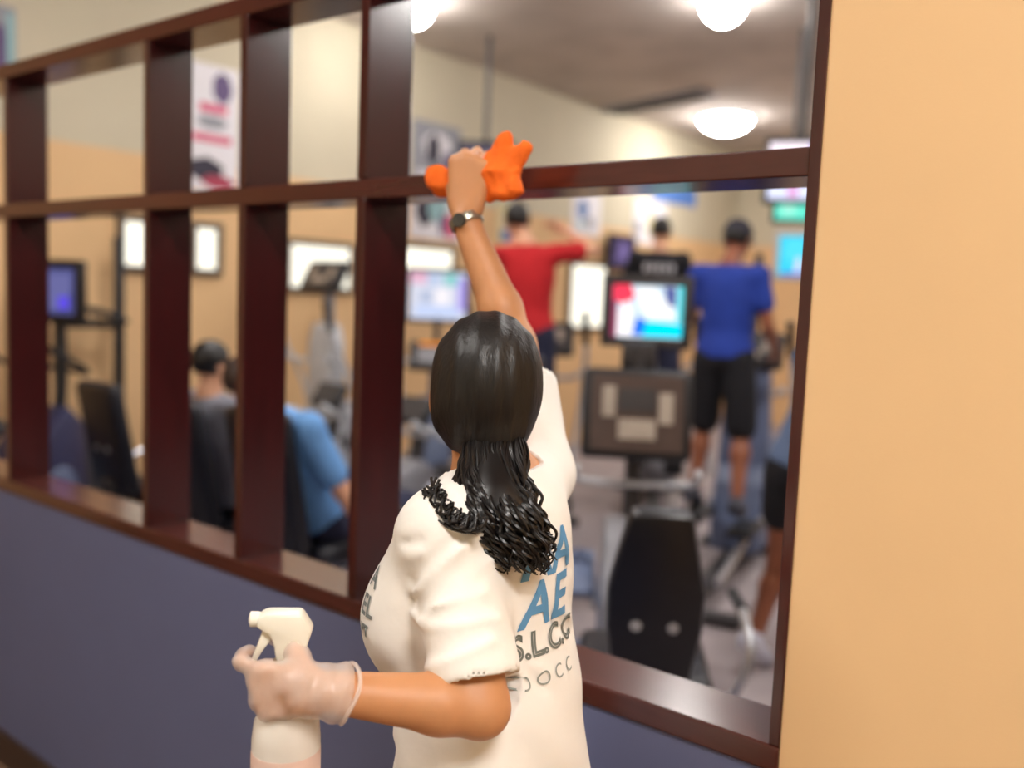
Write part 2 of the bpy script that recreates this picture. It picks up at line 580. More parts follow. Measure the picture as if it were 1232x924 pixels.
def bg_person(J, label, group, skin, shirt, lower, hair, shoe, sleeve=0.55, low='shorts', s=1.0, h=0.013, cap=None, names=('tee_shirt', 'shorts'), low_len=0.9):
    P, R = person_prims(J, s)
    hp, HR = head_prims(J['head'], J['hf'], (0, 0, 1), s)
    allp = P + hp
    for a in 'LR':
        e, w_ = A(J[a + 'e']), A(J[a + 'w'])
        d = nrm(w_ - e)
        side = R[1] * (1 if a == 'L' else -1)
        n = nrm(side - d * (side @ d)) if abs(side @ d) < 0.95 else R[0]
        t = np.cross(d, n) if a == 'L' else np.cross(n, d)
        if t @ R[0] < 0 and abs(d[2]) > 0.5: t = -t
        allp = allp + hand_prims(w_, d, n, t, RELAX, THUMB_REL, s)
    los, his = zip(*[(np.minimum(*[A(x) for x in Field.bounds(None, p, 0.03)]), np.maximum(*[A(x) for x in Field.bounds(None, p, 0.03)])) for p in allp])
    lo, hi = np.min(los, 0), np.max(his, 0)
    f = Field(lo, hi, h * 0.8)
    for p in allp: f.add(p)
    body = f.build('person', skin)
    tag(body, label, 'person', group)
    # shirt
    f = Field(lo, hi, h)
    for p in P[:4] if low != 'none' else P[:5]: f.add(p, 0.014)
    for a in 'LR':
        f.add(('cap', A(J['chest']) + R[2] * 0.09 * s, J[a + 's'], 0.065 * s, 0.056 * s, 0.05), 0.012)
        se = A(J[a + 's']) + sleeve * (A(J[a + 'e']) - A(J[a + 's']))
        f.add(('cap', J[a + 's'], se, 0.058 * s, 0.060 * s, 0.03), 0.006)
        if sleeve >= 1:
            f.add(('cap', J[a + 'e'], A(J[a + 'e']) + 0.9 * (A(J[a + 'w']) - A(J[a + 'e'])), 0.050 * s, 0.036 * s, 0.03), 0.006)
    f.cut(A(J['neck']) - R[2] * 0.0, R[2])
    f.cut(A(J['pelvis']) - R[2] * 0.02, -R[2])
    f.build(names[0], shirt, body)
    # lower garment
    f = Field(lo, hi, h)
    f.add(P[2], 0.012)
    for a in 'LR':
        hh, k, an = A(J[a + 'h']), A(J[a + 'k']), A(J[a + 'a'])
        if low == 'trousers':
            f.add(('cap', hh, k, 0.09 * s, 0.066 * s, 0.04), 0.008)
            f.add(('cap', k, an, 0.066 * s, 0.05 * s, 0.03), 0.006)
        else:
            f.add(('cap', hh, hh + low_len * (k - hh), 0.09 * s, 0.085 * s, 0.03), 0.012)
    f.cut(A(J['pelvis']) + R[2] * 0.09 * s, R[2])
    f.build(names[1], lower, body)
    # hair
    f = Field(A(J['head']) - 0.16 * s, A(J['head']) + 0.17 * s, 0.008)
    ff, ll, uu = HR
    c = A(J['head'])
    f.add(('ell', c + s * (uu * 0.026 - ff * 0.012), (0.100 * s, 0.082 * s, 0.098 * s), HR, 0.01))
    f.cut(c + ff * 0.055 * s + uu * 0.02 * s, ff - 0.3 * uu)
    f.cut(c - uu * 0.05 * s, -uu - 0.2 * ff)
    f.build('hair', hair, body)
    if cap is not None:
        f = Field(c - 0.18 * s, c + 0.2 * s, 0.008)
        f.add(('ell', c + s * (uu * 0.034 - ff * 0.006), (0.106 * s, 0.088 * s, 0.098 * s), HR, 0.01))
        f.cut(c + uu * 0.030 * s, -uu)
        f.add(('cap', c + s * (ff * 0.07 + uu * 0.040), c + s * (ff * 0.15 + uu * 0.032), 0.06 * s, 0.045 * s, 0.01, (uu, 6.0)))
        f.build('cap', cap, body)
    for a in 'LR':
        an, t = A(J[a + 'a']), A(J[a + 't'])
        back = an - (t - an) * 0.35 - A((0, 0, 0.025))
        f = Field(np.minimum(back, t) - 0.09, np.maximum(back, t) + 0.09, 0.009)
        f.add(('cap', back, t, 0.044 * s, 0.038 * s, 0.01))
        f.add(('cap', back, an + A((0, 0, 0.02)), 0.044 * s, 0.046 * s, 0.02))
        f.build('shoe', shoe, body)
    return body


# ------------------------------------------------------------------ the setting
slab('floor', (XL - 0.1, YW + TD, -0.1), (4.0, 13.1, 0.0), M_CARPET)
slab('floor.001', (-6.3, -2.7, -0.1), (4.0, YW + TD, 0.0), M_CARPET2)
slab('ceiling', (-6.3, -2.7, ZC), (4.0, 13.1, ZC + 0.1), M_CEIL)
ZT = 2.60
slab('wall_left', (XL - 0.1, YW + TD, 0), (XL, 13.1, ZT), M_TAN)
slab('wall_left.001', (XL - 0.1, YW + TD, ZT), (XL, 13.1, ZC), M_BEIGE)
slab('wall_far', (XL - 0.1, 13.0, 0), (4.0, 13.1, ZT), M_TAN)
slab('wall_far.001', (XL - 0.1, 13.0, ZT), (4.0, 13.1, ZC), M_BEIGE)
M_DARKW = mat('dark_reflected_wall', (58, 50, 56), 0.8, var=0.04)  # lower part of the unseen wall, darkened so the mullions reflect dark
slab('wall_right', (4.0, -2.7, 0), (4.1, YW + TD, ZC), M_BEIGE)
slab('wall_right.001', (4.0, YW + TD, 0), (4.1, 13.1, ZT), M_DARKW)
slab('wall_right.002', (4.0, YW + TD, ZT), (4.1, 13.1, ZC), M_BEIGE)
slab('wall_back', (-6.3, -2.7, 0), (4.0, -2.6, ZC), M_BEIGE)
slab('wall_end', (-6.3, -2.6, 0), (-6.2, YW + TD, ZC), M_TAN)
# partition
ZS, ZL, ZM0, ZM1, ZT0, ZT1 = 0.978, 1.021, 1.897, 1.940, 2.342, 2.386
XR = -0.5217
slab('wall_front', (-6.2, YW, 0), (XR, YW + TD, ZS), M_SLATE)
slab('wall_front.001', (XR, YW, 0), (4.0, YW + TD, ZC), M_TAN)
slab('baseboard_front', (-6.2, YW - 0.014, 0), (XR, YW, 0.116), M_BASE)
win = empty('window_1', (0, 0, 0)); win['kind'] = 'structure'
win['label'] = 'dark mahogany grid of open bays dividing the corridor from the gym'
XLF = -5.4
slab('sill', (XLF, YW - 0.006, ZS), (XR, YW + TD + 0.004, ZL), M_WOODH, parent=win, bev=0.004)
slab('middle_rail', (XLF, YW, ZM0), (XR - 0.016, YW + TD, ZM1), M_WOODH, parent=win, bev=0.003)
slab('top_rail', (XLF, YW - 0.004, ZT0), (XR, YW + TD, ZT1), M_WOODH, parent=win, bev=0.003)
TM = 0.027
for xr in (-4.95, -4.09, -3.226, -2.363, -1.929, -1.503):
    for (a, b) in ((ZL, ZM0), (ZM1, ZT0)):
        slab('mullion', (xr - TM, YW - 0.003, a), (xr, YW + TD, b), M_WOOD, parent=win, bev=0.003)
slab('jamb', (XR - 0.018, YW - 0.004, ZL), (XR, YW + TD, ZT0), M_WOOD, parent=win, bev=0.002)
slab('jamb', (XLF, YW - 0.004, ZL), (XLF + 0.02, YW + TD, ZT0), M_WOOD, parent=win, bev=0.002)
slab('jamb', (XR - 0.018, YW - 0.004, ZT1), (XR, YW + TD, ZC), M_WOOD, parent=win, bev=0.002)
slab('trim_1', (-6.2, YW - 0.004, 0.116), (XLF, YW + TD, ZC), M_TAN)

# bright windows of the gym's side wall
M_WFR = mat('window_frame_dark', (92, 76, 62), 0.5)
M_DAY = emit('daylight_pane', (255, 250, 232), 1.6)
for i, (y0, y1, z0, z1) in enumerate([(3.36, 3.72, 1.82, 2.12), (3.92, 4.10, 1.82, 2.12), (4.78, 5.42, 1.72, 2.06), (6.05, 6.72, 1.90, 2.12), (8.75, 9.45, 1.40, 2.10)]):
    wn = empty('window_%d' % (i + 2), (XL, (y0 + y1) / 2, z0)); wn['kind'] = 'structure'
    fr = MB()
    cy, hh = 0, z1 - z0
    hw = (y1 - y0) / 2
    for (c, sz) in (((0.02, -hw - 0.02, hh / 2), (0.04, 0.05, hh + 0.1)), ((0.02, hw + 0.02, hh / 2), (0.04, 0.05, hh + 0.1)),
                    ((0.02, 0, -0.025), (0.04, 2 * hw, 0.05)), ((0.02, 0, hh + 0.025), (0.04, 2 * hw, 0.05))):
        fr.box(c, sz, bev=0.004)
    fr.build('frame', M_WFR, wn, smooth=False)
    MB().box((0.012, 0, hh / 2), (0.01, 2 * hw, hh)).build('pane', M_DAY, wn, smooth=False)

# ------------------------------------------------------------------ lamps
M_DOME = emit('lamp_dome', (255, 250, 246), DOME_POWER)
M_DAYP = emit('panel_light', (255, 250, 244), PANEL_POWER)
def dome(x, y, label, group=None, r=0.30):
    t = empty('ceiling_lamp', (x, y, ZC))
    tag(t, label, 'lamp', group)
    MB().lathe([(r + 0.03, 0), (r + 0.035, -0.03), (r, -0.045), (r - 0.03, -0.045)], n=32).build('rim', M_LGREY, t)
    prof = [(r * math.cos(a) + 1e-4, -0.03 - 0.17 * math.sin(a)) for a in np.linspace(0, PI / 2, 9)]
    MB().lathe(prof, n=32).build('dome', M_DOME, t)
    return t
dome(-5.15, 10.3, 'glowing round dome lamp on the gym ceiling seen whole above the rail')
dome(-5.30, 5.22, 'small round ceiling lamp just peeking in beside the tall post at the top', r=0.16)
dome(-3.26, 6.38, 'small round ceiling lamp at the top edge above the whole glowing one', r=0.16)
for (x, y), lb in (((-0.9, 3.6), 'added unseen dome lamp nearest the partition at the right end of the gym'), ((-3.6, 2.9), 'added unseen dome lamp above the recumbent bikes'),
                   ((-0.9, 7.6), 'added unseen dome lamp over the middle of the gym floor'), ((1.9, 5.0), 'added unseen dome lamp closest to the gym right wall'), ((-1.0, 11.2), 'added unseen dome lamp closest to the gym far wall')):
    dome(x, y, lb, 'added unseen gym ceiling lamps')  # out-of-view domes added to light the gym
def panel(x, y, sx, sy, label):
    t = empty('ceiling_light', (x, y, ZC))
    tag(t, label, 'lamp', 'corridor light panels')
    MB().box((0, 0, -0.02), (sx + 0.06, sy + 0.06, 0.04), bev=0.005).build('frame', M_LGREY, t, smooth=False)
    MB().box((0, 0, -0.045), (sx, sy, 0.02)).build('diffuser', M_DAYP, t, smooth=False)
panel(1.4, -0.35, 1.2, 0.6, 'corridor light panel above the tan wall end')
panel(-2.4, -0.6, 0.8, 0.4, 'added unseen corridor light panel above the slate wall end')  # unseen panel added, sized for the light on chest and slate wall

# ------------------------------------------------------------------ posters on the side wall
PAL = {'w': (232, 230, 236), 'k': (48, 44, 62), 'p': (214, 92, 128), 'v': (96, 78, 122), 'g': (150, 152, 162), 'b': (92, 128, 186), 'r': (170, 60, 84), 't': (150, 190, 196), 'y': (226, 214, 168)}
PM = {k: mat('print_' + k, v, 0.6, var=0.03) for k, v in PAL.items()}
def poster(y0, y1, z0, z1, base, blobs, label):
    t = empty('poster', (XL, (y0 + y1) / 2, z0)); tag(t, label, 'poster', 'posters along the gym side wall')
    W, Hh = y1 - y0, z1 - z0
    MB().box((0.006, 0, Hh / 2), (0.012, W, Hh)).build('sheet', PM[base], t, smooth=False)
    polys = []
    for (cx, cy, rx, ry, col, n, ph) in blobs:
        pts = []
        for k in range(n):
            a = 2 * PI * k / n + ph
            yy = max(-W / 2, min(W / 2, (cx - 0.5 + rx * math.cos(a)) * W))
            zz = max(0, min(Hh, (cy + ry * math.sin(a)) * Hh))
            pts.append((0.0125 + 0.0003 * len(polys), yy, zz))
        polys.append((pts, PM[col]))
    flat_mesh('print', polys, t)
poster(2.25, 2.66, 2.92, 3.36, 'g', [(.2, .5, .2, .6, 'k', 5, .3), (.55, .45, .22, .5, 'r', 5, 0), (.75, .3, .16, .5, 'v', 6, 0), (.92, .5, .08, .6, 't', 4, .78)], 'dark and red printed poster hung above the top rail')
poster(3.72, 4.28, 2.40, 3.32, 'w', [(.75, .83, .16, .13, 'v', 7, 0), (.62, .66, .3, .05, 'p', 4, .78), (.6, .55, .25, .06, 'g', 6, .2), (.6, .42, .42, .045, 'p', 4, .78), (.5, .17, .3, .1, 'k', 6, .4), (.7, .08, .28, .06, 'r', 6, .1)], 'tall white poster with pink bands and a dark figure')
poster(6.15, 6.80, 2.76, 3.30, 'g', [(.5, .62, .32, .24, 'w', 7, .2), (.42, .55, .15, .28, 'k', 6, .5), (.72, .4, .1, .2, 'v', 5, 0), (.45, .1, .5, .1, 'w', 4, .78)], 'grey and white poster high beside the tall post')
poster(6.15, 6.86, 2.22, 2.72, 'w', [(.25, .55, .18, .35, 'k', 6, .3), (.5, .6, .2, .3, 't', 7, 0), (.76, .28, .14, .26, 'p', 6, 0), (.6, .3, .08, .24, 'v', 5, .2)], 'white poster with pink corner under the grey one')
poster(7.40, 7.80, 2.26, 2.66, 'y', [(.5, .6, .3, .3, 'w', 6, .2), (.4, .2, .35, .2, 'b', 4, .78)], 'small cream poster with blue foot behind the red shirt')
poster(8.72, 9.30, 2.46, 2.94, 'w', [(.35, .6, .2, .25, 'b', 6, .2), (.62, .3, .16, .16, 'g', 6, .2), (.3, .25, .1, .14, 't', 5, 0)], 'white poster with blue and grey marks right of the red shirt')
poster(10.05, 10.85, 2.45, 3.0, 'w', [(.1, .35, .1, .2, 'g', 6, 0), (.5, .5, .1, .4, 'y', 6, .3)], 'pale poster behind the person in the black tee')
bn = MB().box((0, 0, 0), (0.012, 1.15, 0.34), bev=0.003).build('banner', mat('blue_banner', (86, 130, 204), 0.6), smooth=False)
bn.location = (XL + 0.008, 11.05, 3.20)
tag(bn, 'plain blue banner on the wall peeping out below the middle rail', 'banner')


# ------------------------------------------------------------------ equipment
def screen_on(parent, c, w, h, base, patches, s=1.0, back=True):
    """a lit picture facing local -y at centre c; patches in 0..1 coordinates, seen from the user's side"""
    x0, z0, y = c[0] - w / 2, c[2] - h / 2, c[1]
    q = lambda a, b, cc, d, k: [(x0 + a * w, y - k, z0 + b * h), (x0 + cc * w, y - k, z0 + b * h), (x0 + cc * w, y - k, z0 + d * h), (x0 + a * w, y - k, z0 + d * h)]
    polys = [(q(0, 0, 1, 1, 0), glow(base, s))]
    for i, p in enumerate(patches):
        if len(p) == 5:
            polys.append((q(p[0], p[1], p[2], p[3], 0.0006 * (i + 1)), glow(p[4], s)))
        else:
            polys.append(([(x0 + a * w, y - 0.0006 * (i + 1), z0 + b * h) for a, b in p[0]], glow(p[1], s)))
    return flat_mesh('screen', polys, parent)


PIC_A = [(0, 0, .08, 1, (150, 60, 96)), ([(.02, .72), (.2, .6), (.32, .8), (.26, 1), (.02, 1)], (255, 70, 96)),
         ([(.08, .02), (.3, .02), (.3, .6), (.2, .7), (.08, .5)], (255, 250, 255)),
         ([(.3, .05), (.5, .05), (.52, .3), (.36, .4)], (40, 120, 240)), ([(.45, .02), (1, .02), (1, .28), (.5, .32)], (0, 230, 255)),
         ([(.34, .96), (.6, .96), (.95, .4), (.55, .36), (.38, .6)], (255, 255, 255)), ([(.72, .98), (.9, .98), (.9, .6), (.78, .66)], (90, 100, 160)),
         ([(.92, .3), (1, .3), (1, 1), (.92, 1)], (90, 220, 230))]
PIC_B = [(0, .75, .3, 1, (240, 190, 214)), (.3, .7, .55, 1, (200, 214, 240)), (.6, .72, .85, .98, (150, 214, 214)), (.1, .05, .9, .3, (206, 220, 255)), (.45, .3, .7, .66, (255, 250, 255)), (.85, .2, 1, .9, (186, 170, 244)), (.18, .35, .4, .6, (190, 200, 226))]
PIC_C = [([(.1, .5), (.5, .2), (.95, .35), (.95, .9), (.2, .95)], (90, 226, 250)), ([(.42, .05), (.6, .05), (.62, .4), (.5, .5)], (230, 220, 250)), (.1, 0, .9, .08, (90, 110, 220))]
PIC_D = [([(.3, .3), (.7, .2), (.75, .8), (.4, .9)], (150, 130, 190)), ([(.1, .1), (.3, .1), (.3, .5)], (110, 96, 150))]
PIC_E = [([(.1, .1), (.6, .1), (.9, .5), (.9, .9), (.3, .9)], (120, 120, 180)), (.55, .12, .85, .4, (110, 90, 255))]


def tv_head(root, c, w, h, base, pics, s, frame=M_DGREY, bez=0.045, name='television'):
    """monitor of a machine: part with its lit screen as sub-part"""
    m = MB()
    m.box((c[0], c[1] + 0.03, c[2]), (w + 2 * bez, 0.055, h + 2 * bez), bev=0.016)
    m.box((c[0], c[1] + 0.075, c[2]), (w * 0.7, 0.05, h * 0.7), bev=0.015)
    for sx in (-1, 1):
        m.box((c[0] + sx * (w / 2 + bez / 2), c[1] + 0.0, c[2]), (bez, 0.02, h + 2 * bez), bev=0.006)
    for sz in (-1, 1):
        m.box((c[0], c[1] + 0.0, c[2] + sz * (h / 2 + bez / 2)), (w, 0.02, bez), bev=0.006)
    o = m.build(name, frame, root)
    screen_on(o, (c[0], c[1] + 0.0005, c[2]), w, h, base, pics, s)
    return o


def console_panel(root, c, w, h, tilt=0.25, keys=True, face=M_FRAMEB, shell=M_BLACK, orange=False):
    R = RX(-tilt)
    m = MB()
    m.box(c, (w, 0.07, h), rot=R, bev=0.03, seg=3)
    o = m.build('console', shell, root)
    MB().box(Vector(c) + R @ Vector((0, -0.037, 0)), (w * 0.84, 0.008, h * 0.84), rot=R, bev=0.003).build('faceplate', face, o, smooth=False)
    if keys:
        for (kx, kz, kw, kh) in ((-.26, .12, .12, .34), (.26, .06, .13, .34), (0, -.18, .34, .22)):
            MB().box(Vector(c) + R @ Vector((kx * w, -0.043, kz * h)), (kw * w, 0.006, kh * h), rot=R, bev=0.002).build('keypad', M_KEY, o, smooth=False)
        MB().box(Vector(c) + R @ Vector((0, -0.043, .14 * h)), (.34 * w, 0.005, .24 * h), rot=R, bev=0.002).build('display', M_DGREY, o, smooth=False)
    if orange:
        MB().box(Vector(c) + R @ Vector((0, -0.046, .34 * h)), (.6 * w, 0.006, .10 * h), rot=R).build('display', glow((255, 150, 20), 1.2), o, smooth=False)
        MB().box(Vector(c) + R @ Vector((0, -0.046, -.05 * h)), (.62 * w, 0.006, .5 * h), rot=R, bev=0.002).build('keypad', M_GREY, o, smooth=False)
    return o


def recumbent(loc, heading, label, tv=None, seat_h=0.5, back_w=0.40, console=True, arms=True, taper=False):
    rz = math.atan2(-heading[0], heading[1])
    t = empty('recumbent_bike', (loc[0], loc[1], 0), rz)
    tag(t, label, 'exercise bike', 'recumbent bikes behind the partition')
    m = MB()
    m.box((0, 0.55, 0.09), (0.11, 1.75, 0.08), bev=0.02)
    m.box((0, -0.30, 0.035), (0.56, 0.09, 0.07), bev=0.025).box((0, 1.36, 0.035), (0.60, 0.10, 0.07), bev=0.025)
    m.box((0, -0.05, 0.24), (0.09, 0.30, 0.26), bev=0.02)
    m.build('base_frame', M_BLUEGREY, t)
    MB().box((0, 0.14, 0.385), (0.075, 0.85, 0.05), rot=RX(-0.12), bev=0.012).build('seat_rail', M_SILVER, t)
    MB().box((0, 0.08, seat_h - 0.02), (0.43, 0.40, 0.10), rot=RX(0.06), bev=0.04, seg=3).build('seat', M_VINYL, t)
    R = RX(0.2)
    bc = Vector((0, -0.235, seat_h + 0.30))
    if taper:
        bmk = MB().prism([(-.11, -.31), (.11, -.31), (.145, -.06), (.145, .06), (.09, .31), (-.09, .31), (-.145, .06), (-.145, -.06)], 'y', -.045, .045, bev=.025)
        bmk.bm.transform(Matrix.Translation(bc) @ R.to_4x4())
        bk = bmk.build('backrest', M_VINYL, t)
    else:
        bk = MB().box(bc, (back_w, 0.085, 0.62), rot=R, bev=0.04, seg=3).build('backrest', M_VINYL, t)
    for sx in (-1, 1):
        MB().lathe([(0.0001, 0.006), (0.016, 0.005), (0.018, 0)], tuple(bc + R @ Vector((sx * 0.055, -0.045, -0.05))), 12, rot=R @ RX(PI / 2)).build('bolt', M_LGREY, bk)
    MB().box((0, -0.2, seat_h - 0.03), (0.12, 0.09, 0.22), rot=R, bev=0.02).build('seat_bracket', M_DGREY, t)
    if arms:
        for sx in (-1, 1):
            hb = MB().tube([(sx * 0.05, 0.0, seat_h - 0.09), (sx * 0.26, -0.02, seat_h - 0.08), (sx * 0.34, 0.02, seat_h + 0.06), (sx * 0.34, 0.18, seat_h + 0.15), (sx * 0.33, 0.36, seat_h + 0.16)], 0.016, 8, smooth=5).build('side_handle', M_SILVER, t)
            MB().tube([(sx * 0.34, 0.20, seat_h + 0.155), (sx * 0.33, 0.38, seat_h + 0.162)], 0.021, 8).build('grip', M_BLACK, hb)
    poly = [(0.72, 0.10), (1.38, 0.10), (1.44, 0.30), (1.40, 0.62), (1.28, 0.72), (1.05, 0.66), (0.80, 0.46), (0.70, 0.24)]
    hs = MB().prism(poly, 'x', -0.13, 0.13, bev=0.03).build('drive_housing', M_GREY, t)
    MB().prism([(0.80, 0.14), (1.30, 0.14), (1.34, 0.3), (1.28, 0.5), (1.08, 0.55), (0.86, 0.4)], 'x', -0.136, 0.136, bev=0.01).build('side_panel', M_BLUEGREY, hs)
    for sx, ph in ((-1, 0.7), (1, 0.7 + PI)):
        cx, cz = 1.02, 0.36
        px, pz = cx + 0.17 * math.cos(ph), cz + 0.17 * math.sin(ph)
        ck = MB().tube([(sx * 0.15, cx, cz), (sx * 0.17, px, pz)], 0.014, 8).build('crank', M_SILVER, t)
        pd = MB().box((sx * 0.225, px, pz), (0.13, 0.27, 0.045), rot=RX(0.5), bev=0.01)
        pd.tube([(sx * 0.18, px + 0.04, pz + 0.02), (sx * 0.225, px + 0.03, pz + 0.10), (sx * 0.27, px + 0.04, pz + 0.02)], 0.012, 6, smooth=4)
        pd.build('pedal', M_BLUEGREY, ck)
    mz = 1.5 if console else 1.02
    MB().tube([(0, 1.30, 0.62), (0, 1.36, 0.9), (0, 1.36, mz)], [0.045, 0.04, 0.03], 10).build('mast', M_DGREY, t)
    MB().tube([(-0.26, 1.02, 0.98), (-0.25, 1.16, 0.90), (0, 1.30, 0.86), (0.25, 1.16, 0.90), (0.26, 1.02, 0.98)], 0.017, 8, smooth=5).build('handlebar', M_LGREY, t)
    if console:
        console_panel(t, (0, 1.29, 1.19), 0.50, 0.42)
    else:
        console_panel(t, (0, 1.30, 1.00), 0.26, 0.18, tilt=0.6, keys=False, face=M_DGREY)
    if tv:
        MB().box((0, 1.40, 1.45), (0.16, 0.06, 0.14), bev=0.02).build('bracket', M_DGREY, t)
        tv_head(t, tv['c'], tv['w'], tv['h'], tv['base'], tv['pics'], tv['s'])
    return t


def elliptical(loc, heading, label, tv=None, body=M_BLUEGREY, shroud=None, orange=False, con_z=1.42, bars=True, keys=True, lift=0.0):
    rz = math.atan2(-heading[0], heading[1])
    t = empty('elliptical_trainer', (loc[0], loc[1], 0), rz)
    tag(t, label, 'elliptical trainer', 'elliptical trainers in the gym')
    m = MB()
    m.box((0, 0.1, 0.08), (0.12, 1.7, 0.08), bev=0.02).box((0, -0.72, 0.035), (0.62, 0.10, 0.07), bev=0.025).box((0, 0.92, 0.035), (0.66, 0.12, 0.07), bev=0.025)
    m.build('base_frame', M_DGREY, t)
    poly = [(0.42, 0.10), (0.98, 0.10), (1.04, 0.36), (0.98, 0.66), (0.80, 0.86), (0.62, 0.80), (0.44, 0.56), (0.38, 0.30)]
    hs = MB().prism(poly, 'x', -0.16, 0.16, bev=0.03).build('drive_housing', body, t)
    for sx in (-1, 1):
        MB().lathe([(0.0001, 0.02), (0.17, 0.018), (0.19, 0)], (sx * 0.158, 0.70, 0.42), 24, rot=RY(sx * PI / 2)).build('flywheel_cover', M_DGREY, hs)
    for sx, dz in ((-1, 0.03), (1, -0.03)):
        ar = MB().tube([(sx * 0.17, 0.62, 0.40 + dz * 2), (sx * 0.16, 0.15, 0.36 + dz), (sx * 0.15, -0.62, 0.20)], 0.024, 8).build('pedal_arm', M_SILVER, t)
        MB().box((sx * 0.15, 0.0, 0.40 + dz + lift / 2), (0.16, 0.38, 0.05 + lift), bev=0.02).build('footplate', M_BLACK, ar)
    MB().tube([(0, 0.72, 0.78), (0, 0.62, 1.15), (0, 0.60, con_z + 0.05)], [0.06, 0.05, 0.04], 10).build('mast', body, t)
    if shroud is not None:
        MB().prism([(-0.17, 0.55), (0.17, 0.55), (0.14, 1.30), (0.09, 1.45), (-0.09, 1.45), (-0.14, 1.30)], 'y', 0.52, 0.66, bev=0.025).build('mast_shroud', shroud, t)
    if bars:
        for sx in (-1, 1):
            hb = MB().tube([(sx * 0.24, 0.66, 0.55), (sx * 0.29, 0.62, 0.95), (sx * 0.30, 0.42, 1.32), (sx * 0.28, 0.34, 1.60)], 0.018, 8, smooth=5).build('arm_lever', M_LGREY, t)
            MB().tube([(sx * 0.296, 0.39, 1.40), (sx * 0.28, 0.335, 1.62)], 0.024, 8).build('grip', M_BLACK, hb)
    MB().tube([(-0.26, 0.36, 1.20), (-0.22, 0.50, 1.16), (0, 0.58, 1.14), (0.22, 0.50, 1.16), (0.26, 0.36, 1.20)], 0.019, 8, smooth=5).build('handlebar', M_LGREY, t)
    console_panel(t, (0, 0.56, con_z), 0.44, 0.26, tilt=0.5, keys=keys and not orange, face=M_DGREY, shell=M_BLACK, orange=orange)
    if tv:
        MB().tube([(0, 0.62, con_z), (0, 0.66, tv['c'][2])], 0.028, 8).build('bracket', M_DGREY, t)
        tv_head(t, tv['c'], tv['w'], tv['h'], tv['base'], tv['pics'], tv['s'], tv.get('frame', M_BLACK), tv.get('bez', 0.03))
    return t


HV = (-0.56, 0.83)
recumbent((-1.47, 2.60), HV, 'recumbent bike with black backrest towards us and lit colour screen above its brown console',
          tv=dict(c=(0.03, 1.42, 1.66), w=0.33, h=0.245, base=(214, 232, 246), pics=PIC_A, s=1.15), taper=True)
recumbent((-3.18, 2.60), (0, 1), 'recumbent bike carrying the rider in the light blue shirt', seat_h=0.60)
recumbent((-3.90, 2.66), (0, 1), 'recumbent bike carrying the rider in grey seen through the narrow bay', seat_h=0.56, console=False)
recumbent((-4.80, 2.76), (0, 1), 'empty recumbent bike with black slanted backrest in the widest left bay', seat_h=0.56, console=False)


def upright(loc, heading, label, tv):
    t = empty('upright_bike', (loc[0], loc[1], 0), math.atan2(-heading[0], heading[1]))
    tag(t, label, 'exercise bike')
    m = MB()
    m.box((0, 0.05, 0.08), (0.10, 0.95, 0.07), bev=0.02).box((0, -0.40, 0.035), (0.46, 0.09, 0.07), bev=0.025).box((0, 0.50, 0.035), (0.46, 0.09, 0.07), bev=0.025)
    m.build('base_frame', M_BLUEGREY, t)
    hs = MB().prism([(-0.15, 0.12), (0.45, 0.12), (0.52, 0.40), (0.46, 0.86), (0.30, 0.98), (0.02, 0.72), (-0.18, 0.42)], 'x', -0.15, 0.15, bev=0.03).build('drive_housing', M_NAVYP, t)
    for sx in (-1, 1):
        MB().lathe([(0.0001, 0.02), (0.15, 0.018), (0.17, 0)], (sx * 0.148, 0.22, 0.46), 24, rot=RY(sx * PI / 2)).build('wheel_cover', M_BLUEGREY, hs)
        ck = MB().tube([(sx * 0.14, 0.0, 0.34), (sx * 0.17, 0.12 * sx, 0.34 + 0.12 * sx)], 0.014, 8).build('crank', M_SILVER, t)
        MB().box((sx * 0.23, 0.12 * sx, 0.34 + 0.12 * sx), (0.10, 0.14, 0.03), bev=0.01).build('pedal', M_LGREY, ck)
    MB().tube([(0, -0.10, 0.50), (0, -0.20, 0.86)], 0.03, 10).build('seat_post', M_SILVER, t)
    MB().lathe([(0.0001, -0.05), (0.10, -0.045), (0.14, 0), (0.11, 0.035), (0.0001, 0.045)], (0, -0.22, 0.90), 20, sx=0.85, sy=1.1).build('saddle', M_VINYL, t)
    MB().tube([(0.0, 0.36, 0.6), (0.02, 0.42, 1.1), (0, 0.44, 1.5)], [0.05, 0.035, 0.03], 10, smooth=4).build('mast', M_BLACK, t)
    for sx in (-1, 1):
        hb = MB().tube([(sx * 0.03, 0.42, 1.18), (sx * 0.20, 0.40, 1.16), (sx * 0.24, 0.25, 1.22), (sx * 0.23, 0.05, 1.30)], 0.017, 8, smooth=5).build('handlebar', M_BLACK, t)
        MB().tube([(sx * 0.235, 0.18, 1.25), (sx * 0.23, 0.02, 1.315)], 0.022, 8).build('grip', M_BLACK, hb)
    tv_head(t, tv['c'], tv['w'], tv['h'], tv['base'], tv['pics'], tv['s'], M_BLACK, 0.05)
    return t


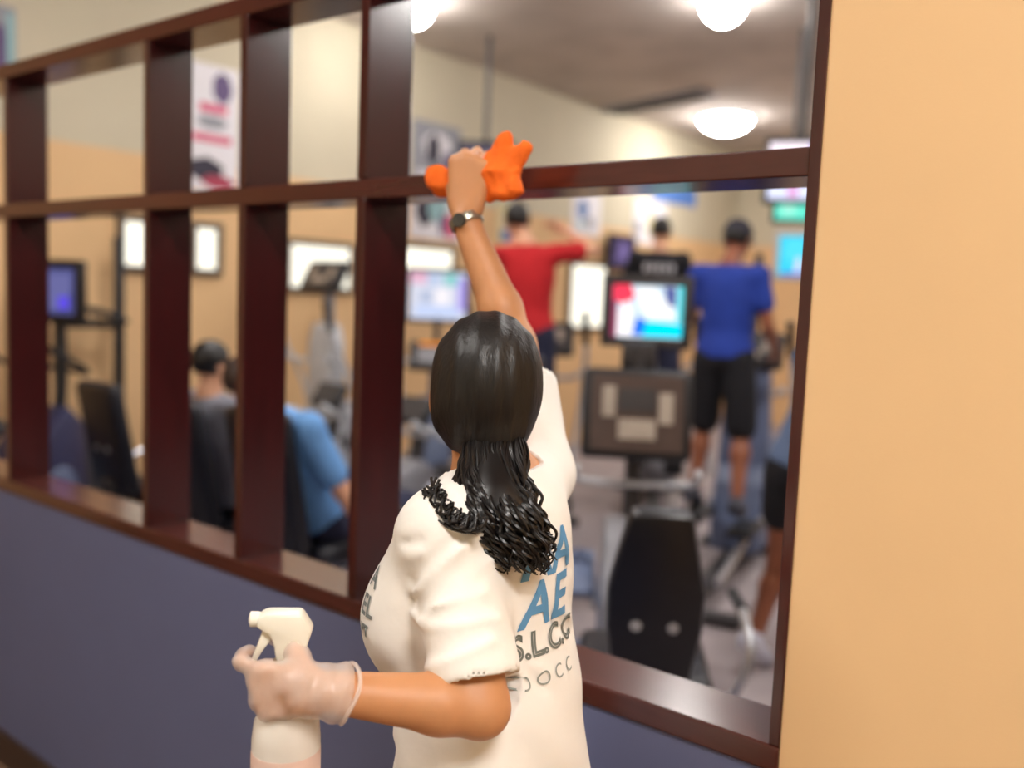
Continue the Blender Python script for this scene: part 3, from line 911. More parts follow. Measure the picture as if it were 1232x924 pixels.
M_NAVYP = mat('navy_plastic', (44, 48, 84), 0.4, var=0.1)
upright((-5.32, 2.24), (-0.5, 0.86), 'upright bike with violet lit oval console at the far left', dict(c=(0, 0.40, 1.63), w=0.24, h=0.27, base=(90, 92, 150), pics=PIC_E, s=0.8))
elliptical((-5.55, 4.06), (0, 1), 'silver shrouded elliptical trainer in front of a bright window behind the blue rider', body=M_GREY, shroud=M_LGREY, con_z=1.80)
elliptical((-4.87, 5.05), (-0.6, 0.8), 'elliptical trainer with a pale lit screen and orange readout left of the raised arm',
           tv=dict(c=(0, 0.62, 1.69), w=0.46, h=0.38, base=(226, 228, 244), pics=PIC_B, s=1.0, frame=M_BLACK, bez=0.035), con_z=1.20, orange=True)
elliptical((-3.60, 4.81), (-0.6, 0.8), 'elliptical trainer under the person in the red tee', body=M_LGREY, lift=0.03)
elliptical((-2.45, 5.15), (-0.22, 0.975), 'blue grey elliptical trainer with bright cyan screen under the person in blue', body=M_BLUEGREY, shroud=M_BLUEGREY,
           tv=dict(c=(0.22, 0.80, 2.05), w=0.24, h=0.26, base=(70, 214, 246), pics=PIC_C, s=1.1, frame=M_LGREY))
elliptical((-3.72, 6.55), (-0.5, 0.86), 'elliptical trainer under the person in the black tee', body=M_GREY, lift=0.09)
t = empty('weight_machine', (-5.98, 3.02, 0)); tag(t, 'black cable weight machine against the tan wall in the widest left bay', 'weight machine')
m = MB()
for y in (-.20, .20):
    m.box((0, y, 1.0), (.06, .06, 2.0) if y > 0 else (.06, .06, 1.45), bev=.01)
m.box((0, 0, 0.03), (.34, .50, .06), bev=.015).box((0, 0, 1.42), (.07, .46, .06), bev=.01)
m.build('frame', M_BLACK, t)
MB().box((0, 0, .42), (.12, .22, .70), bev=.01).build('weight_stack', M_DGREY, t)
MB().tube([(.02, 0, 1.42), (.08, 0, 1.50)], .008, 6).build('cable', M_GREY, t)
MB().tube([(.10, -.20, 1.50), (.10, -.14, 1.53), (.10, .14, 1.47), (.10, .20, 1.43)], .022, 8, smooth=4).build('pull_bar', M_BLACK, t)
t = empty('wall_television', (XL + 0.11, 9.67, 2.30), math.radians(90)); tag(t, 'dim purple television on the wall left of the person in black', 'television')
MB().box((0, 0.085, 0), (0.2, 0.04, 0.2), bev=0.005).build('mount', M_BLACK, t)
tv_head(t, (0, 0, 0), 0.50, 0.34, (92, 78, 112), PIC_D, 0.8, M_BLACK, 0.04)


def ceiling_tv(loc, rz, w, h, base, pics, s, label, bez=0.03):
    t = empty('ceiling_television', loc, rz); tag(t, label, 'television', 'televisions hung from the gym ceiling')
    MB().tube([(0, 0.10, h / 2), (0, 0.10, ZC - loc[2])], 0.022, 8).build('pole', M_DGREY, t)
    MB().box((0, 0.08, 0), (w * 0.4, 0.06, h * 0.5), bev=0.01).build('mount', M_BLACK, t)
    tv_head(t, (0, 0, 0), w, h, base, pics, s, M_BLACK, bez, name='television')
PIC_T = [(0, .72, .6, 1, (255, 240, 250)), (.6, .75, 1, 1, (110, 70, 210)), (0, 0, 1, .26, (220, 224, 250)), (.3, .05, .45, .2, (220, 140, 200)), (0, .3, 1, .7, (90, 60, 120))]
ceiling_tv((-2.36, 5.84, 2.58), math.radians(26), 0.42, 0.36, (150, 120, 200), PIC_T, 1.3, 'ceiling television with purple picture cut by the rail near the right jamb')
ceiling_tv((-3.03, 7.33, 2.52), math.radians(26), 0.26, 0.2, (110, 240, 214), [(.2, .2, .6, .7, (170, 250, 226))], 1.1, 'small ceiling television glowing green right of the blue person')
ceiling_tv((-5.35, 6.20, 2.86), math.radians(40), 0.44, 0.3, (120, 112, 130), [(.5, .1, .9, .8, (186, 176, 190))], 0.6, 'dim ceiling television half hidden behind the orange cloth')
# long air vent on the ceiling
t = empty('air_vent', (-5.45, 9.2, ZC), math.radians(-14)); tag(t, 'long dark slotted air vent on the gym ceiling left of the lamp', 'vent')
MB().box((0, 0, -0.02), (1.5, 0.30, 0.04), bev=0.008).build('frame', M_GREY, t, smooth=False)
for k in range(4):
    MB().box((0, -0.09 + 0.06 * k, -0.045), (1.4, 0.03, 0.012), rot=RX(0.5)).build('slat', M_DGREY, t, smooth=False)

# ------------------------------------------------------------------ people in the gym
S_LIGHT = mat('skin_light', (222, 168, 136), 0.55, var=0.05, sss=0.05)
S_BROWN = mat('skin_brown', (150, 92, 66), 0.5, var=0.06, sss=0.05)
HAIR_K = mat('hair_black', (18, 15, 15), 0.4, var=0.2)
HAIR_B = mat('hair_brown', (58, 40, 32), 0.5, var=0.2)
C_RED = mat('red_cotton', (190, 26, 34), 0.85, var=0.08)
C_BLUE = mat('blue_cotton', (26, 58, 156), 0.8, var=0.1)
C_BLACK = mat('black_cotton', (20, 20, 27), 0.85, var=0.15)
C_NAVY = mat('navy_cotton', (34, 38, 64), 0.85, var=0.1)
C_LBLUE = mat('light_blue_cotton', (104, 156, 216), 0.85, var=0.07)
C_GREY = mat('grey_cotton', (128, 130, 142), 0.85, var=0.08)
C_SLATE = mat('slate_cotton', (92, 110, 142), 0.85, var=0.1)
SH_W = mat('white_shoe', (214, 218, 236), 0.5, var=0.04)
SH_D = mat('dark_shoe', (44, 46, 60), 0.5, var=0.1)
G_P = None
FA = math.degrees(math.atan2(0.8, -0.6))
FL = 0.45
on_pedals = dict(Lk=(.10, .12, .52), La=(.06, .15, .10), Lt=(.20, .15, .04), Rk=(.02, -.12, .50), Ra=(-.12, -.15, .10), Rt=(.02, -.15, .04))
bg_person(stand((-3.67, 4.73), FA, dict(on_pedals, Rs=(0, -.17, 1.42), Re=(.02, -.38, 1.44), Rw=(.12, -.20, 1.56), Ls=(0, .165, 1.40), Le=(.12, .28, 1.30), Lw=(.24, .12, 1.48), head=(.03, .09, 1.60), neck=(0, .03, 1.46)), 1.07, FL + .03),
          'person in a red tee shirt raising both hands beside the head', G_P, S_LIGHT, C_RED, C_NAVY, HAIR_K, SH_D, low='trousers', names=('tee_shirt', 'trousers'))
blue = bg_person(stand((-2.48, 5.13), math.degrees(math.atan2(0.975, -0.22)), dict(on_pedals, Le=(.10, .24, 1.14), Lw=(.28, .26, 1.22), Re=(.03, -.23, 1.12), Rw=(.22, -.24, .98), hf=(1, -.2, -.25), head=(.06, -.02, 1.60)), 1.04, FL - .02),
          'person in a blue shirt and black shorts seen from behind', G_P, S_BROWN, C_BLUE, C_BLACK, HAIR_K, SH_D, cap=mat('dark_cap', (40, 38, 52), 0.8))
blk = bg_person(stand((-3.76, 6.52), math.degrees(math.atan2(0.86, -0.5)), dict(on_pedals, Le=(.08, .26, 1.14), Lw=(.24, .2, 1.24), Re=(.08, -.26, 1.14), Rw=(.24, -.2, 1.24)), 1.08, FL + .09),
          'person in a black tee with a small white back print', G_P, S_LIGHT, C_BLACK, C_NAVY, HAIR_K, SH_D)
bg_person(stand((-1.56, 4.10), 80, dict(chest=(.05, -.08, 1.28), belly=(0.02, -.03, 1.10), neck=(.10, -.13, 1.46), head=(.14, -.15, 1.60), Ls=(.08, .06, 1.42), Rs=(.08, -.28, 1.40), Le=(.16, .02, 1.15), Lw=(.30, -.08, 1.10), Re=(.16, -.33, 1.14), Rw=(.34, -.24, 1.10),
                                        Lk=(.02, .10, .50), La=(-.10, .13, .14), Lt=(.02, .13, .035), Rk=(.10, -.05, .52), Ra=(.12, -.06, .09), Rt=(.27, -.06, .035)), 1.03, 0),
          'person half hidden by the right jamb with a bare leg and white shoes', G_P, S_BROWN, C_SLATE, C_BLACK, HAIR_K, SH_W, low_len=0.42)


def seated(x, y, face, z=0.53, ov=None, s=1.0):
    d = dict(pelvis=(-.02, 0, .10), belly=(-.06, 0, .24), chest=(-.11, 0, .42), neck=(-.15, 0, .61), head=(-.13, 0, .75),
             Ls=(-.13, .165, .55), Le=(-.06, .24, .28), Lw=(.12, .30, .14), Rs=(-.13, -.165, .55), Re=(-.06, -.24, .28), Rw=(.12, -.30, .14),
             Lh=(.02, .09, .07), Lk=(.44, .12, .16), La=(.80, .17, -.06), Lt=(.93, .18, .06), Rh=(.02, -.09, .07), Rk=(.42, -.12, .10), Ra=(.72, -.17, -.20), Rt=(.86, -.18, -.10))
    d.update(ov or {})
    return stand((x, y), face, d, s, z)
bg_person(seated(-3.18, 2.64, 90, .60, dict(chest=(-.15, .0, .41), neck=(-.25, .05, .58), head=(-.31, .10, .70), Ls=(-.21, .165, .53), Rs=(-.20, -.165, .53), Re=(-.08, -.25, .26), Rw=(.06, -.30, .06))), 'rider in a light blue shirt seated low on a recumbent bike', G_P, S_LIGHT, C_LBLUE, C_NAVY, HAIR_B, SH_W, sleeve=0.7, low='trousers', names=('tee_shirt', 'trousers'))
bg_person(seated(-3.90, 2.70, 90, .57), 'rider in a grey top with black hair in the narrow bay', G_P, S_LIGHT, C_GREY, C_BLACK, HAIR_K, SH_D, sleeve=0.6, low='trousers', names=('tee_shirt', 'trousers'))

# ------------------------------------------------------------------ the woman
def WP(*v): return A(v)
F = nrm((-.959, -.284, 0)); L = A((.284, -.959, 0)); U = A((0, 0, 1))
J = dict(F=F, U=U, pelvis=(-.815, 1.025, .92), belly=(-.835, 1.03, 1.09), chest=(-.855, 1.045, 1.275), neck=(-.880, 1.06, 1.435), head=(-.899, 1.061, 1.557),
         Ls=(-.828, .916, 1.390), Le=(-.727, .872, 1.180), Lw=(-.838, .722, 1.214),
         Rs=(-.897, 1.205, 1.425), Re=(-1.005, 1.262, 1.618), Rw=(-1.120, 1.250, 1.835))
pv = A(J['pelvis'])
for a, sd in (('L', 1), ('R', -1)):
    J[a + 'h'] = pv + L * sd * .085 - U * .06
    J[a + 'k'] = A((pv[0], pv[1], .47)) + L * sd * .10 + F * .02
    J[a + 'a'] = A((pv[0], pv[1], .085)) + L * sd * .11 - F * .03
    J[a + 't'] = A((pv[0], pv[1], .03)) + L * sd * .12 + F * .11
hfw = nrm((-.66, .70, .18))
SKIN = mat('skin_woman', (196, 138, 94), 0.5, var=0.05, scale=30, sss=0.08, bump=0.03, bscale=500)
P, R = person_prims(J, 0.95, True)
hp, HR = head_prims(J['head'], hfw, (0.25, -0.2, 1), 0.96)
lw = A(J['Lw']); rw = A(J['Rw'])
# left hand grips the bottle: back of the hand towards the corridor
l_d = nrm((-.62, -.60, .02)); l_n = nrm(A((.55, -.83, 0.0)) - l_d * (A((.55, -.83, 0)) @ l_d)); l_t = nrm(np.cross(l_n, l_d))
if l_t[2] < 0: l_t = -l_t
LH = hand_prims(lw + l_d * .012, l_d, l_n, l_t, [(38, 48, 30), (72, 62, 40), (76, 66, 40), (80, 66, 40)], [(0.45, -0.55, 0.55), (0.6, -0.75, 0.1), (0.55, -0.8, -0.1)], 0.86)
# right hand bunches the cloth against the rail
r_d = nrm((.02, .06, 1.0)); r_n = nrm(A((.25, -.95, .1)) - r_d * (A((.25, -.95, .1)) @ r_d)); r_t = nrm(np.cross(r_d, r_n))
if r_t @ A((-1, 0, 0)) < 0: r_t = -r_t
RH = hand_prims(rw + r_d * .012, r_d, r_n, r_t, [(58, 70, 40), (62, 74, 40), (64, 74, 40), (66, 72, 40)], [(0.6, -0.5, 0.5), (0.7, -0.6, 0.0), (0.6, -0.7, -0.2)], 1.06)
allp = P + hp + LH + RH
f = Field((-1.36, .46, -.03), (-.52, 1.50, 2.02), 0.0052)
for p in allp: f.add(p)
woman = f.build('person', SKIN)
tag(woman, 'woman in a white printed tee reaching up with a cloth, black curly ponytail', 'person')
build_eyes(J['head'], HR, 0.96, woman, mat('eye', (230, 228, 224), 0.2))

SHIRT = mat('white_cotton', (240, 236, 230), 0.85, var=0.02, scale=8, bump=0.35, bscale=24)
def folds(X, Y, Z):
    qz = Z - 1.00
    ang = X * 13 + Y * 9
    return 0.0030 * np.sin(55 * qz + 2.5 * np.sin(ang * 1.7) + 2 * ang) * np.exp(-(qz / .15) ** 2)


def crease(f, pts, amp, sig):
    """a soft fold pressed into (amp > 0) or raised from (amp < 0) the cloth along a line"""
    pts = catmull([Vector(p) for p in pts], 4)
    lo = np.min([tuple(p) for p in pts], 0) - 3 * sig; hi = np.max([tuple(p) for p in pts], 0) + 3 * sig
    s = f.sub(lo, hi)
    if any(x.start >= x.stop for x in s): return
    d = None
    for a_, b_ in zip(pts[:-1], pts[1:]):
        e = f.dist(('cap', tuple(a_), tuple(b_), 0, 0, .01), s)
        d = e if d is None else np.minimum(d, e)
    f.f[s] = f.f[s] + (amp * np.exp(-(d / sig) ** 2)).astype(np.float32)


f = Field((-1.12, .72, .76), (-.58, 1.42, 1.62), 0.0045)
sB = 0.95
for p in P[:4]: f.add(p, 0.014)
for p in P[-4:]: f.add(p, 0.012)
f.add(('cap', A(J['Ls']) + F * .030 - U * .020, A(J['chest']) + F * .070 + L * .090 - U * .03, .045, .075, .05))
f.add(('cap', A(J['neck']) - U * .045, A(J['Ls']) - U * .004, .050, .044, .04))
f.add(('ell', A(J['belly']) - U * .05, (.125, .172, .20), R, .06))
f.add(('ell', A(J['pelvis']) - U * .04, (.135, .182, .13), R, .06))
for a, frac, r1 in (('L', .80, .060), ('R', .62, .058)):
    s0, e0 = A(J[a + 's']), A(J[a + 'e'])
    f.add(('cap', A(J['chest']) + U * .085, s0 - U * .012, .068, .046, .05), .008)
    f.add(('cap', s0 - U * .010, s0 + frac * (e0 - s0), .052, r1, .03))
    dirv = nrm(e0 - s0)
f.warp(folds)
s0, e0 = A(J['Ls']), A(J['Le']); ax = nrm(e0 - s0)
out = nrm(L - ax * (L @ ax)); frt = np.cross(ax, out)
if frt @ F < 0: frt = -frt
for (t0, a0, t1, a1, am) in ((.02, -1.3, .30, .9, .0080), (.18, -1.5, .44, .7, .0075), (.36, -1.2, .40, 1.2, .0080), (.52, -1.4, .46, 1.0, .0075), (.64, -1.0, .70, 1.3, .006), (.10, .2, -.05, 1.6, .004)):
    pts = []
    for q in np.linspace(0, 1, 6):
        a = a0 + q * (a1 - a0); tt_ = t0 + q * (t1 - t0) + .03 * math.sin(q * PI)
        pts.append(tuple(s0 + ax * .228 * tt_ + (out * math.cos(a) + frt * math.sin(a)) * .066))
    crease(f, pts, am, .0075)
    crease(f, [tuple(A(p) + ax * .017) for p in pts], -am * .7, .009)
ch = A(J['chest'])
for (p, q, am) in (((-.115, .06, .10), (-.125, -.06, .02), .005), ((-.118, .09, .02), (-.12, -.03, -.06), .0045), ((-.11, .11, -.08), (-.115, -.02, -.17), .005), ((-.10, .12, -.17), (-.12, .0, -.23), .005),
                   ((.05, .155, -.10), (.11, .10, -.16), .005), ((.0, .16, -.14), (.09, .13, -.22), .005), ((.02, .165, .02), (.10, .12, .05), .004), ((-.04, .165, -.22), (.08, .14, -.27), .005)):
    p = ch + F * p[0] + L * p[1] + U * p[2]; q = ch + F * q[0] + L * q[1] + U * q[2]
    mid = (p + q) / 2 - U * .012
    crease(f, [tuple(p), tuple(mid), tuple(q)], am, .010)
    crease(f, [tuple(p + U * .02), tuple(mid + U * .02), tuple(q + U * .02)], -am * .6, .011)
for a, frac in (('L', .86), ('R', .72)):
    s0, e0 = A(J[a + 's']), A(J[a + 'e'])
    dirv = nrm(e0 - s0); c0 = s0 + frac * (e0 - s0)
    # flat cuff with a hollow behind it
    s = f.sub(c0 - .11, c0 + .11)
    X, Y, Z = f.grid(s)
    d = (X - c0[0]) * dirv[0] + (Y - c0[1]) * dirv[1] + (Z - c0[2]) * dirv[2]
    near = np.sqrt((X - c0[0]) ** 2 + (Y - c0[1]) ** 2 + (Z - c0[2]) ** 2) < .085
    f.f[s] = np.where(near, np.maximum(f.f[s], d), f.f[s])
    f.carve(('cap', c0 - dirv * .02, c0 + dirv * .03, .052, .054, .004))
f.cut((0, 0, .80), (0, 0, -1))
s = f.sub(A(J['neck']) - .12, A(J['neck']) + .14)
X, Y, Z = f.grid(s)
nn_ = nrm(U + 0.30 * F); q0 = A(J['neck']) - U * .004
near = ((X - q0[0]) ** 2 + (Y - q0[1]) ** 2 < .080 ** 2) & (Z > 1.36)
f.f[s] = np.where(near, np.maximum(f.f[s], (X - q0[0]) * nn_[0] + (Y - q0[1]) * nn_[1] + (Z - q0[2]) * nn_[2]), f.f[s])
f.carve(('cap', A(J['neck']) - U * .03, A(J['neck']) + U * .08, .056, .062, .006))
shirt = f.build('tee_shirt', SHIRT, woman, 1)
bvh = BVHTree.FromPolygons([tuple(v) for v in f.out[0]], [tuple(int(i) for i in q) for q in f.out[1]])
# ribbed collar
cm = MB()
nk = A(J['neck']) - U * .020
ring = []
for k in range(28):
    a = 2 * PI * k / 28
    p = nk + F * .060 * math.cos(a) + L * .062 * math.sin(a) - U * .014 * math.cos(a)
    ring.append(tuple(p))
cm.tube(ring + [ring[0]], 0.0085, 8, cap=False)
cm.build('collar', SHIRT, shirt)


def on_arm(p):
    """true where a point lies on the left sleeve rather than on the body of the shirt"""
    s0_, e0_ = A(J['Ls']), A(J['Le'])
    t_ = ((A(p) - s0_) @ (e0_ - s0_)) / ((e0_ - s0_) @ (e0_ - s0_))
    return t_ > .30 and np.linalg.norm(A(p) - s0_ - t_ * (e0_ - s0_)) < .070


def cloth_print(name, text, centre, right, upv, size, m, shear=0.0, bold=0.0, outline=False, parent=None, spacing=1.0):
    cu = bpy.data.curves.new('lettering', 'FONT')
    cu.body = text
    cu.size = size
    cu.align_x = 'CENTER'; cu.align_y = 'CENTER'
    cu.shear = shear
    cu.space_character = spacing
    cu.offset = bold
    if outline:
        cu.fill_mode = 'NONE'
        cu.bevel_depth = size * 0.035
    to = bpy.data.objects.new('lettering', cu)
    COL.objects.link(to)
    dg = bpy.context.evaluated_depsgraph_get()
    me0 = bpy.data.meshes.new_from_object(to.evaluated_get(dg))
    bm = bmesh.new(); bm.from_mesh(me0)
    bpy.data.objects.remove(to); bpy.data.meshes.remove(me0)
    bmesh.ops.triangulate(bm, faces=list(bm.faces))
    for _ in range(3):
        es = [e for e in bm.edges if e.calc_length() > 0.010]
        if not es: break
        bmesh.ops.subdivide_edges(bm, edges=es, cuts=1)
        bmesh.ops.triangulate(bm, faces=list(bm.faces))
    right, upv = Vector(right).normalized(), Vector(upv).normalized()
    nn = right.cross(upv).normalized()
    dead = []
    for v in bm.verts:
        o_ = Vector(centre) + right * v.co.x + upv * v.co.y + nn * 0.25
        hit, no, _, _ = bvh.ray_cast(o_, -nn, 0.5)
        if hit is None or on_arm(hit): dead.append(v)
        else: v.co = hit + no * 0.0014
    bmesh.ops.delete(bm, geom=dead, context='VERTS')
    me = bpy.data.meshes.new(name); bm.to_mesh(me); bm.free()
    me.materials.append(m)
    return link(bpy.data.objects.new(name, me), parent)


INK_B = mat('blue_ink', (92, 146, 190), 0.8, var=0.1)
INK_G = mat('grey_ink', (150, 156, 150), 0.8, var=0.08)
bk_right = (-L)                       # reading direction on the back, seen from behind
bc = A(J['chest']) - F * .12
def back(text, off_l, z, size, m, **k):
    cloth_print('shirt_print', text, tuple(A((bc[0], bc[1], 0)) - L * off_l + U * z), tuple(nrm(-L + U * 0.0)), (0, 0, 1), size, m, parent=shirt, **k)
back('AA', -0.045, 1.345, 0.085, INK_B, shear=0.1, bold=0.002)
back('AE', -0.06, 1.28, 0.085, INK_B, shear=0.25, bold=0.002, spacing=1.05)
back('S.L.C.C.', -0.052, 1.228, 0.047, INK_G, outline=True, shear=0.1)
back('D O C C', -0.068, 1.182, 0.028, INK_G, spacing=1.1)
INK_C = mat('chest_ink', (120, 126, 126), 0.8)
cn = nrm(F + L * 1.25)
cf = A(J['chest']) + cn * .13
for txt, z, sz in (('A', 1.305, .040), ('EL', 1.265, .040), ('PT', 1.232, .022)):
    cloth_print('shirt_print', txt, (cf[0], cf[1], z), tuple(np.cross(U, cn)), (0, 0, 1), sz, INK_C, parent=shirt, bold=0.001)

# trousers and shoes
PANT = mat('dark_trousers', (36, 36, 48), 0.85, var=0.1)
f = Field((-1.1, .75, .02), (-.55, 1.35, 1.02), 0.008)
f.add(P[2], .010)
for p in P[-2:-1]: f.add(p, .008)
for p in (P[-1], P[-3]): f.add(p, .008)
for a in 'LR':
    f.add(('cap', J[a + 'h'], J[a + 'k'], .092, .064, .04)); f.add(('cap', J[a + 'k'], J[a + 'a'], .064, .056, .03))
f.cut(pv + U * .09, U); f.cut((0, 0, .075), (0, 0, -1))
f.build('trousers', PANT, woman)
for a in 'LR':
    an, tt = A(J[a + 'a']), A(J[a + 't'])
    f = Field(np.minimum(an, tt) - .10, np.maximum(an, tt) + .09, .006)
    f.add(('cap', an - F * .045 - U * .045, tt + F * .02 + U * .004, .040, .034, .01)); f.add(('cap', an - U * .03, an + U * .01, .042, .042, .02))
    f.cut((0, 0, 0.001), (0, 0, -1))
    f.build('shoe', SH_W, woman)

# glove: thin milky film over the left hand
gm = bpy.data.materials.new('milky_glove'); gm.use_nodes = True
nt = gm.node_tree; b = nt.nodes['Principled BSDF']
b.inputs['Base Color'].default_value = lin((240, 224, 214)); b.inputs['Roughness'].default_value = 0.3
tr = nt.nodes.new('ShaderNodeBsdfTransparent'); mx = nt.nodes.new('ShaderNodeMixShader')
nzz = nt.nodes.new('ShaderNodeTexNoise'); nzz.inputs['Scale'].default_value = 60
tcc = nt.nodes.new('ShaderNodeTexCoord'); nt.links.new(tcc.outputs['Object'], nzz.inputs['Vector'])
bpn = nt.nodes.new('ShaderNodeBump'); bpn.inputs['Strength'].default_value = 0.5; bpn.inputs['Distance'].default_value = 0.004
nt.links.new(nzz.outputs['Fac'], bpn.inputs['Height']); nt.links.new(bpn.outputs['Normal'], b.inputs['Normal'])
mx.inputs[0].default_value = 0.42
nt.links.new(tr.outputs[0], mx.inputs[1]); nt.links.new(b.outputs[0], mx.inputs[2]); nt.links.new(mx.outputs[0], nt.nodes['Material Output'].inputs[0])
fa = nrm(lw - A(J['Le']))
g_lo = np.min([np.minimum(A(p[1]), A(p[2])) for p in LH], 0) - .05
g_hi = np.max([np.maximum(A(p[1]), A(p[2])) for p in LH], 0) + .05
f = Field(np.minimum(g_lo, lw - .07), np.maximum(g_hi, lw + .07), .0034)
for p in LH: f.add(p, .0028)
f.add(('cap', lw - fa * .012, lw + fa * .03, .036, .030, .012))
f.warp(lambda X, Y, Z: 0.0010 * np.sin(260 * (X * fa[0] + Y * fa[1]) + 90 * Z) + 0.0008 * np.sin(170 * Z - 120 * X))
f.cut(lw - fa * .022, -fa)
f.build('glove', gm, woman)
# rolled cuff of the glove
cu_ = []
e1 = nrm(np.cross(fa, U)); e2 = np.cross(fa, e1)
for k in range(24):
    a = 2 * PI * k / 24
    cu_.append(tuple(lw - fa * (.022 + .006 * math.sin(2 * a)) + (e1 * math.cos(a) + e2 * math.sin(a)) * (.0355 + .0015 * math.sin(3 * a))))
MB().tube(cu_ + [cu_[0]], .0028, 6, cap=False).build('glove_cuff', gm, woman)

# bracelet watch on the right wrist
ra = nrm(rw - A(J['Re'])); e1 = nrm(np.cross(ra, A((0, 1, 0)))); e2 = np.cross(ra, e1)
wm = MB()
M_STEEL = mat('watch_steel', (168, 164, 150), 0.3, metal=0.8)
for k in range(16):
    a = 2 * PI * k / 16
    c = rw - ra * .004 + (e1 * math.cos(a) + e2 * math.sin(a)) * .0285
    rot = Matrix((tuple(e1 * -math.sin(a) + e2 * math.cos(a)), tuple(ra), tuple(e1 * math.cos(a) + e2 * math.sin(a)))).transposed()
    wm.box(tuple(c), (.0105, .016, .004), rot=rot, bev=.001)
wt = wm.build('wristwatch', M_STEEL, woman)
oc = rw - ra * .004 + A((.3, -.95, 0)) / np.linalg.norm((.3, .95)) * .031
dn = nrm(A((.3, -.95, 0)) - ra * (A((.3, -.95, 0)) @ ra))
rot = Matrix((tuple(np.cross(ra, dn)), tuple(ra), tuple(dn))).transposed()
MB().lathe([(.012, -.004), (.013, .0), (.012, .004), (.0001, .005)], tuple(oc), 20, rot=rot).build('watch_face', mat('watch_dial', (60, 58, 54), 0.2), wt)

# hair: sleek cap, curly ponytail
HAIR = mat('hair_sleek', (16, 12, 11), 0.45, var=0.3, scale=40, stretch=(1, 1, 0.25), bump=0.35, bscale=160)
ff, ll, uu = HR
hc = A(J['head'])
f = Field(hc - .20, hc + .20, .004)
f.add(('ell', hc + uu * .026 - ff * .014, (.102, .083, .100), HR, .01))
f.add(('ell', hc - ff * .045 - uu * .015, (.060, .072, .075), HR, .03))
nape = A((-.838, 1.016, 1.494))
f.add(('cap', hc - ff * .05 - uu * .02, nape, .060, .030, .03))
f.cut(hc + ff * .062 + uu * .02, ff - .35 * uu)
for sd in (1, -1):                       # free the ears
    f.carve(('ell', hc + ll * sd * .085 + ff * .004 - uu * .022, (.026, .020, .038), HR, .008))
f.carve(('ell', hc + ff * .065 - uu * .07, (.075, .10, .10), HR, .01))
f.warp(lambda X, Y, Z: 0.0012 * np.sin(230 * ((X - hc[0]) * ll[0] + (Y - hc[1]) * ll[1] + (Z - hc[2]) * ll[2])))
hair = f.build('hair', HAIR, woman)
MB().tube([tuple(nape + (ll * math.cos(a) + nrm(uu - .4 * ff) * math.sin(a)) * .034) for a in np.linspace(0, 2 * PI, 20)], .006, 6, cap=False).build('hair_tie', M_BLACK, hair)
CURL = mat('hair_curls', (16, 12, 12), 0.38, var=0.25, scale=60)
spine_pts = [Vector(v) for v in ((-.838, 1.016, 1.500), (-.800, .970, 1.452), (-.765, .942, 1.412), (-.748, .948, 1.375), (-.742, .958, 1.338))]
sp = catmull(spine_pts, 10)
cm = MB()
ax_r = Vector(rt); 
for k in range(420):
    a = random.uniform(0, 2 * PI); q = random.uniform(.55, 1.10)
    end = random.uniform(.55, 1.0)
    if random.random() < .6: end = random.uniform(.8, 1.0)
    rad_h = random.uniform(.0035, .0065); turns = random.uniform(3.5, 6); ph = random.uniform(0, 2 * PI)
    pts = []
    n = 40
    for i in range(n):
        tt_ = i / (n - 1) * end
        c = sp[min(len(sp) - 1, int(tt_ * (len(sp) - 1)))].lerp(sp[min(len(sp) - 1, int(tt_ * (len(sp) - 1)) + 1)], (tt_ * (len(sp) - 1)) % 1)
        wv = .036 + .020 * math.sin(min(1, tt_ / .62) * PI / 2) - .016 * max(0, (tt_ - .7) / .3)
        off = ax_r * (math.cos(a) * q * wv) + Vector(fw) * (math.sin(a) * q * wv * .62)
        g = min(1, tt_ * 4)
        tw = 2 * PI * turns * tt_ + ph
        off += (ax_r * math.cos(tw) + Vector(fw) * math.sin(tw)) * rad_h * g + Vector((0, 0, math.sin(tw * .5) * .003))
        pts.append(c + off)
    cm.tube(pts, [.0022, .0026, .0024, .0010], 5)
pony = cm.build('ponytail', CURL, hair)
pony['kind'] = 'stuff'
f = Field(np.min([tuple(p) for p in sp], 0) - .08, np.max([tuple(p) for p in sp], 0) + .08, .006)
for i in range(0, 25, 4):
    tt_ = i / 40
    f.add(('cap', tuple(sp[i]), tuple(sp[i + 4]), .014 + .020 * math.sin(min(1, tt_ / .62) * PI / 2), .014 + .020 * math.sin(min(1, (tt_ + .1) / .62) * PI / 2) - .012 * max(0, tt_ - .5), .02, (tuple(fw), 1.5)))
f.build('ponytail_core', CURL, hair)
# side lock over the collar
cm = MB()
s0 = A((-.838, .889, 1.448))
for k in range(14):
    o_ = Vector((random.uniform(-.012, .012), random.uniform(-.012, .012), random.uniform(-.008, .008)))
    ph = random.uniform(0, 6.28)
    pts = []
    for i in range(26):
        q = i / 25
        base = Vector(s0) * (1 - q) + Vector((-.748, .886, 1.412)) * q + Vector((.006, -.012, -.012)) * math.sin(q * PI)
        tw = ph + q * 40
        pts.append(base + o_ + Vector((math.cos(tw), math.sin(tw) * .6, math.sin(tw))) * .006)
    cm.tube(pts, .0021, 5)
lk = cm.build('side_lock', CURL, hair); lk['kind'] = 'stuff'

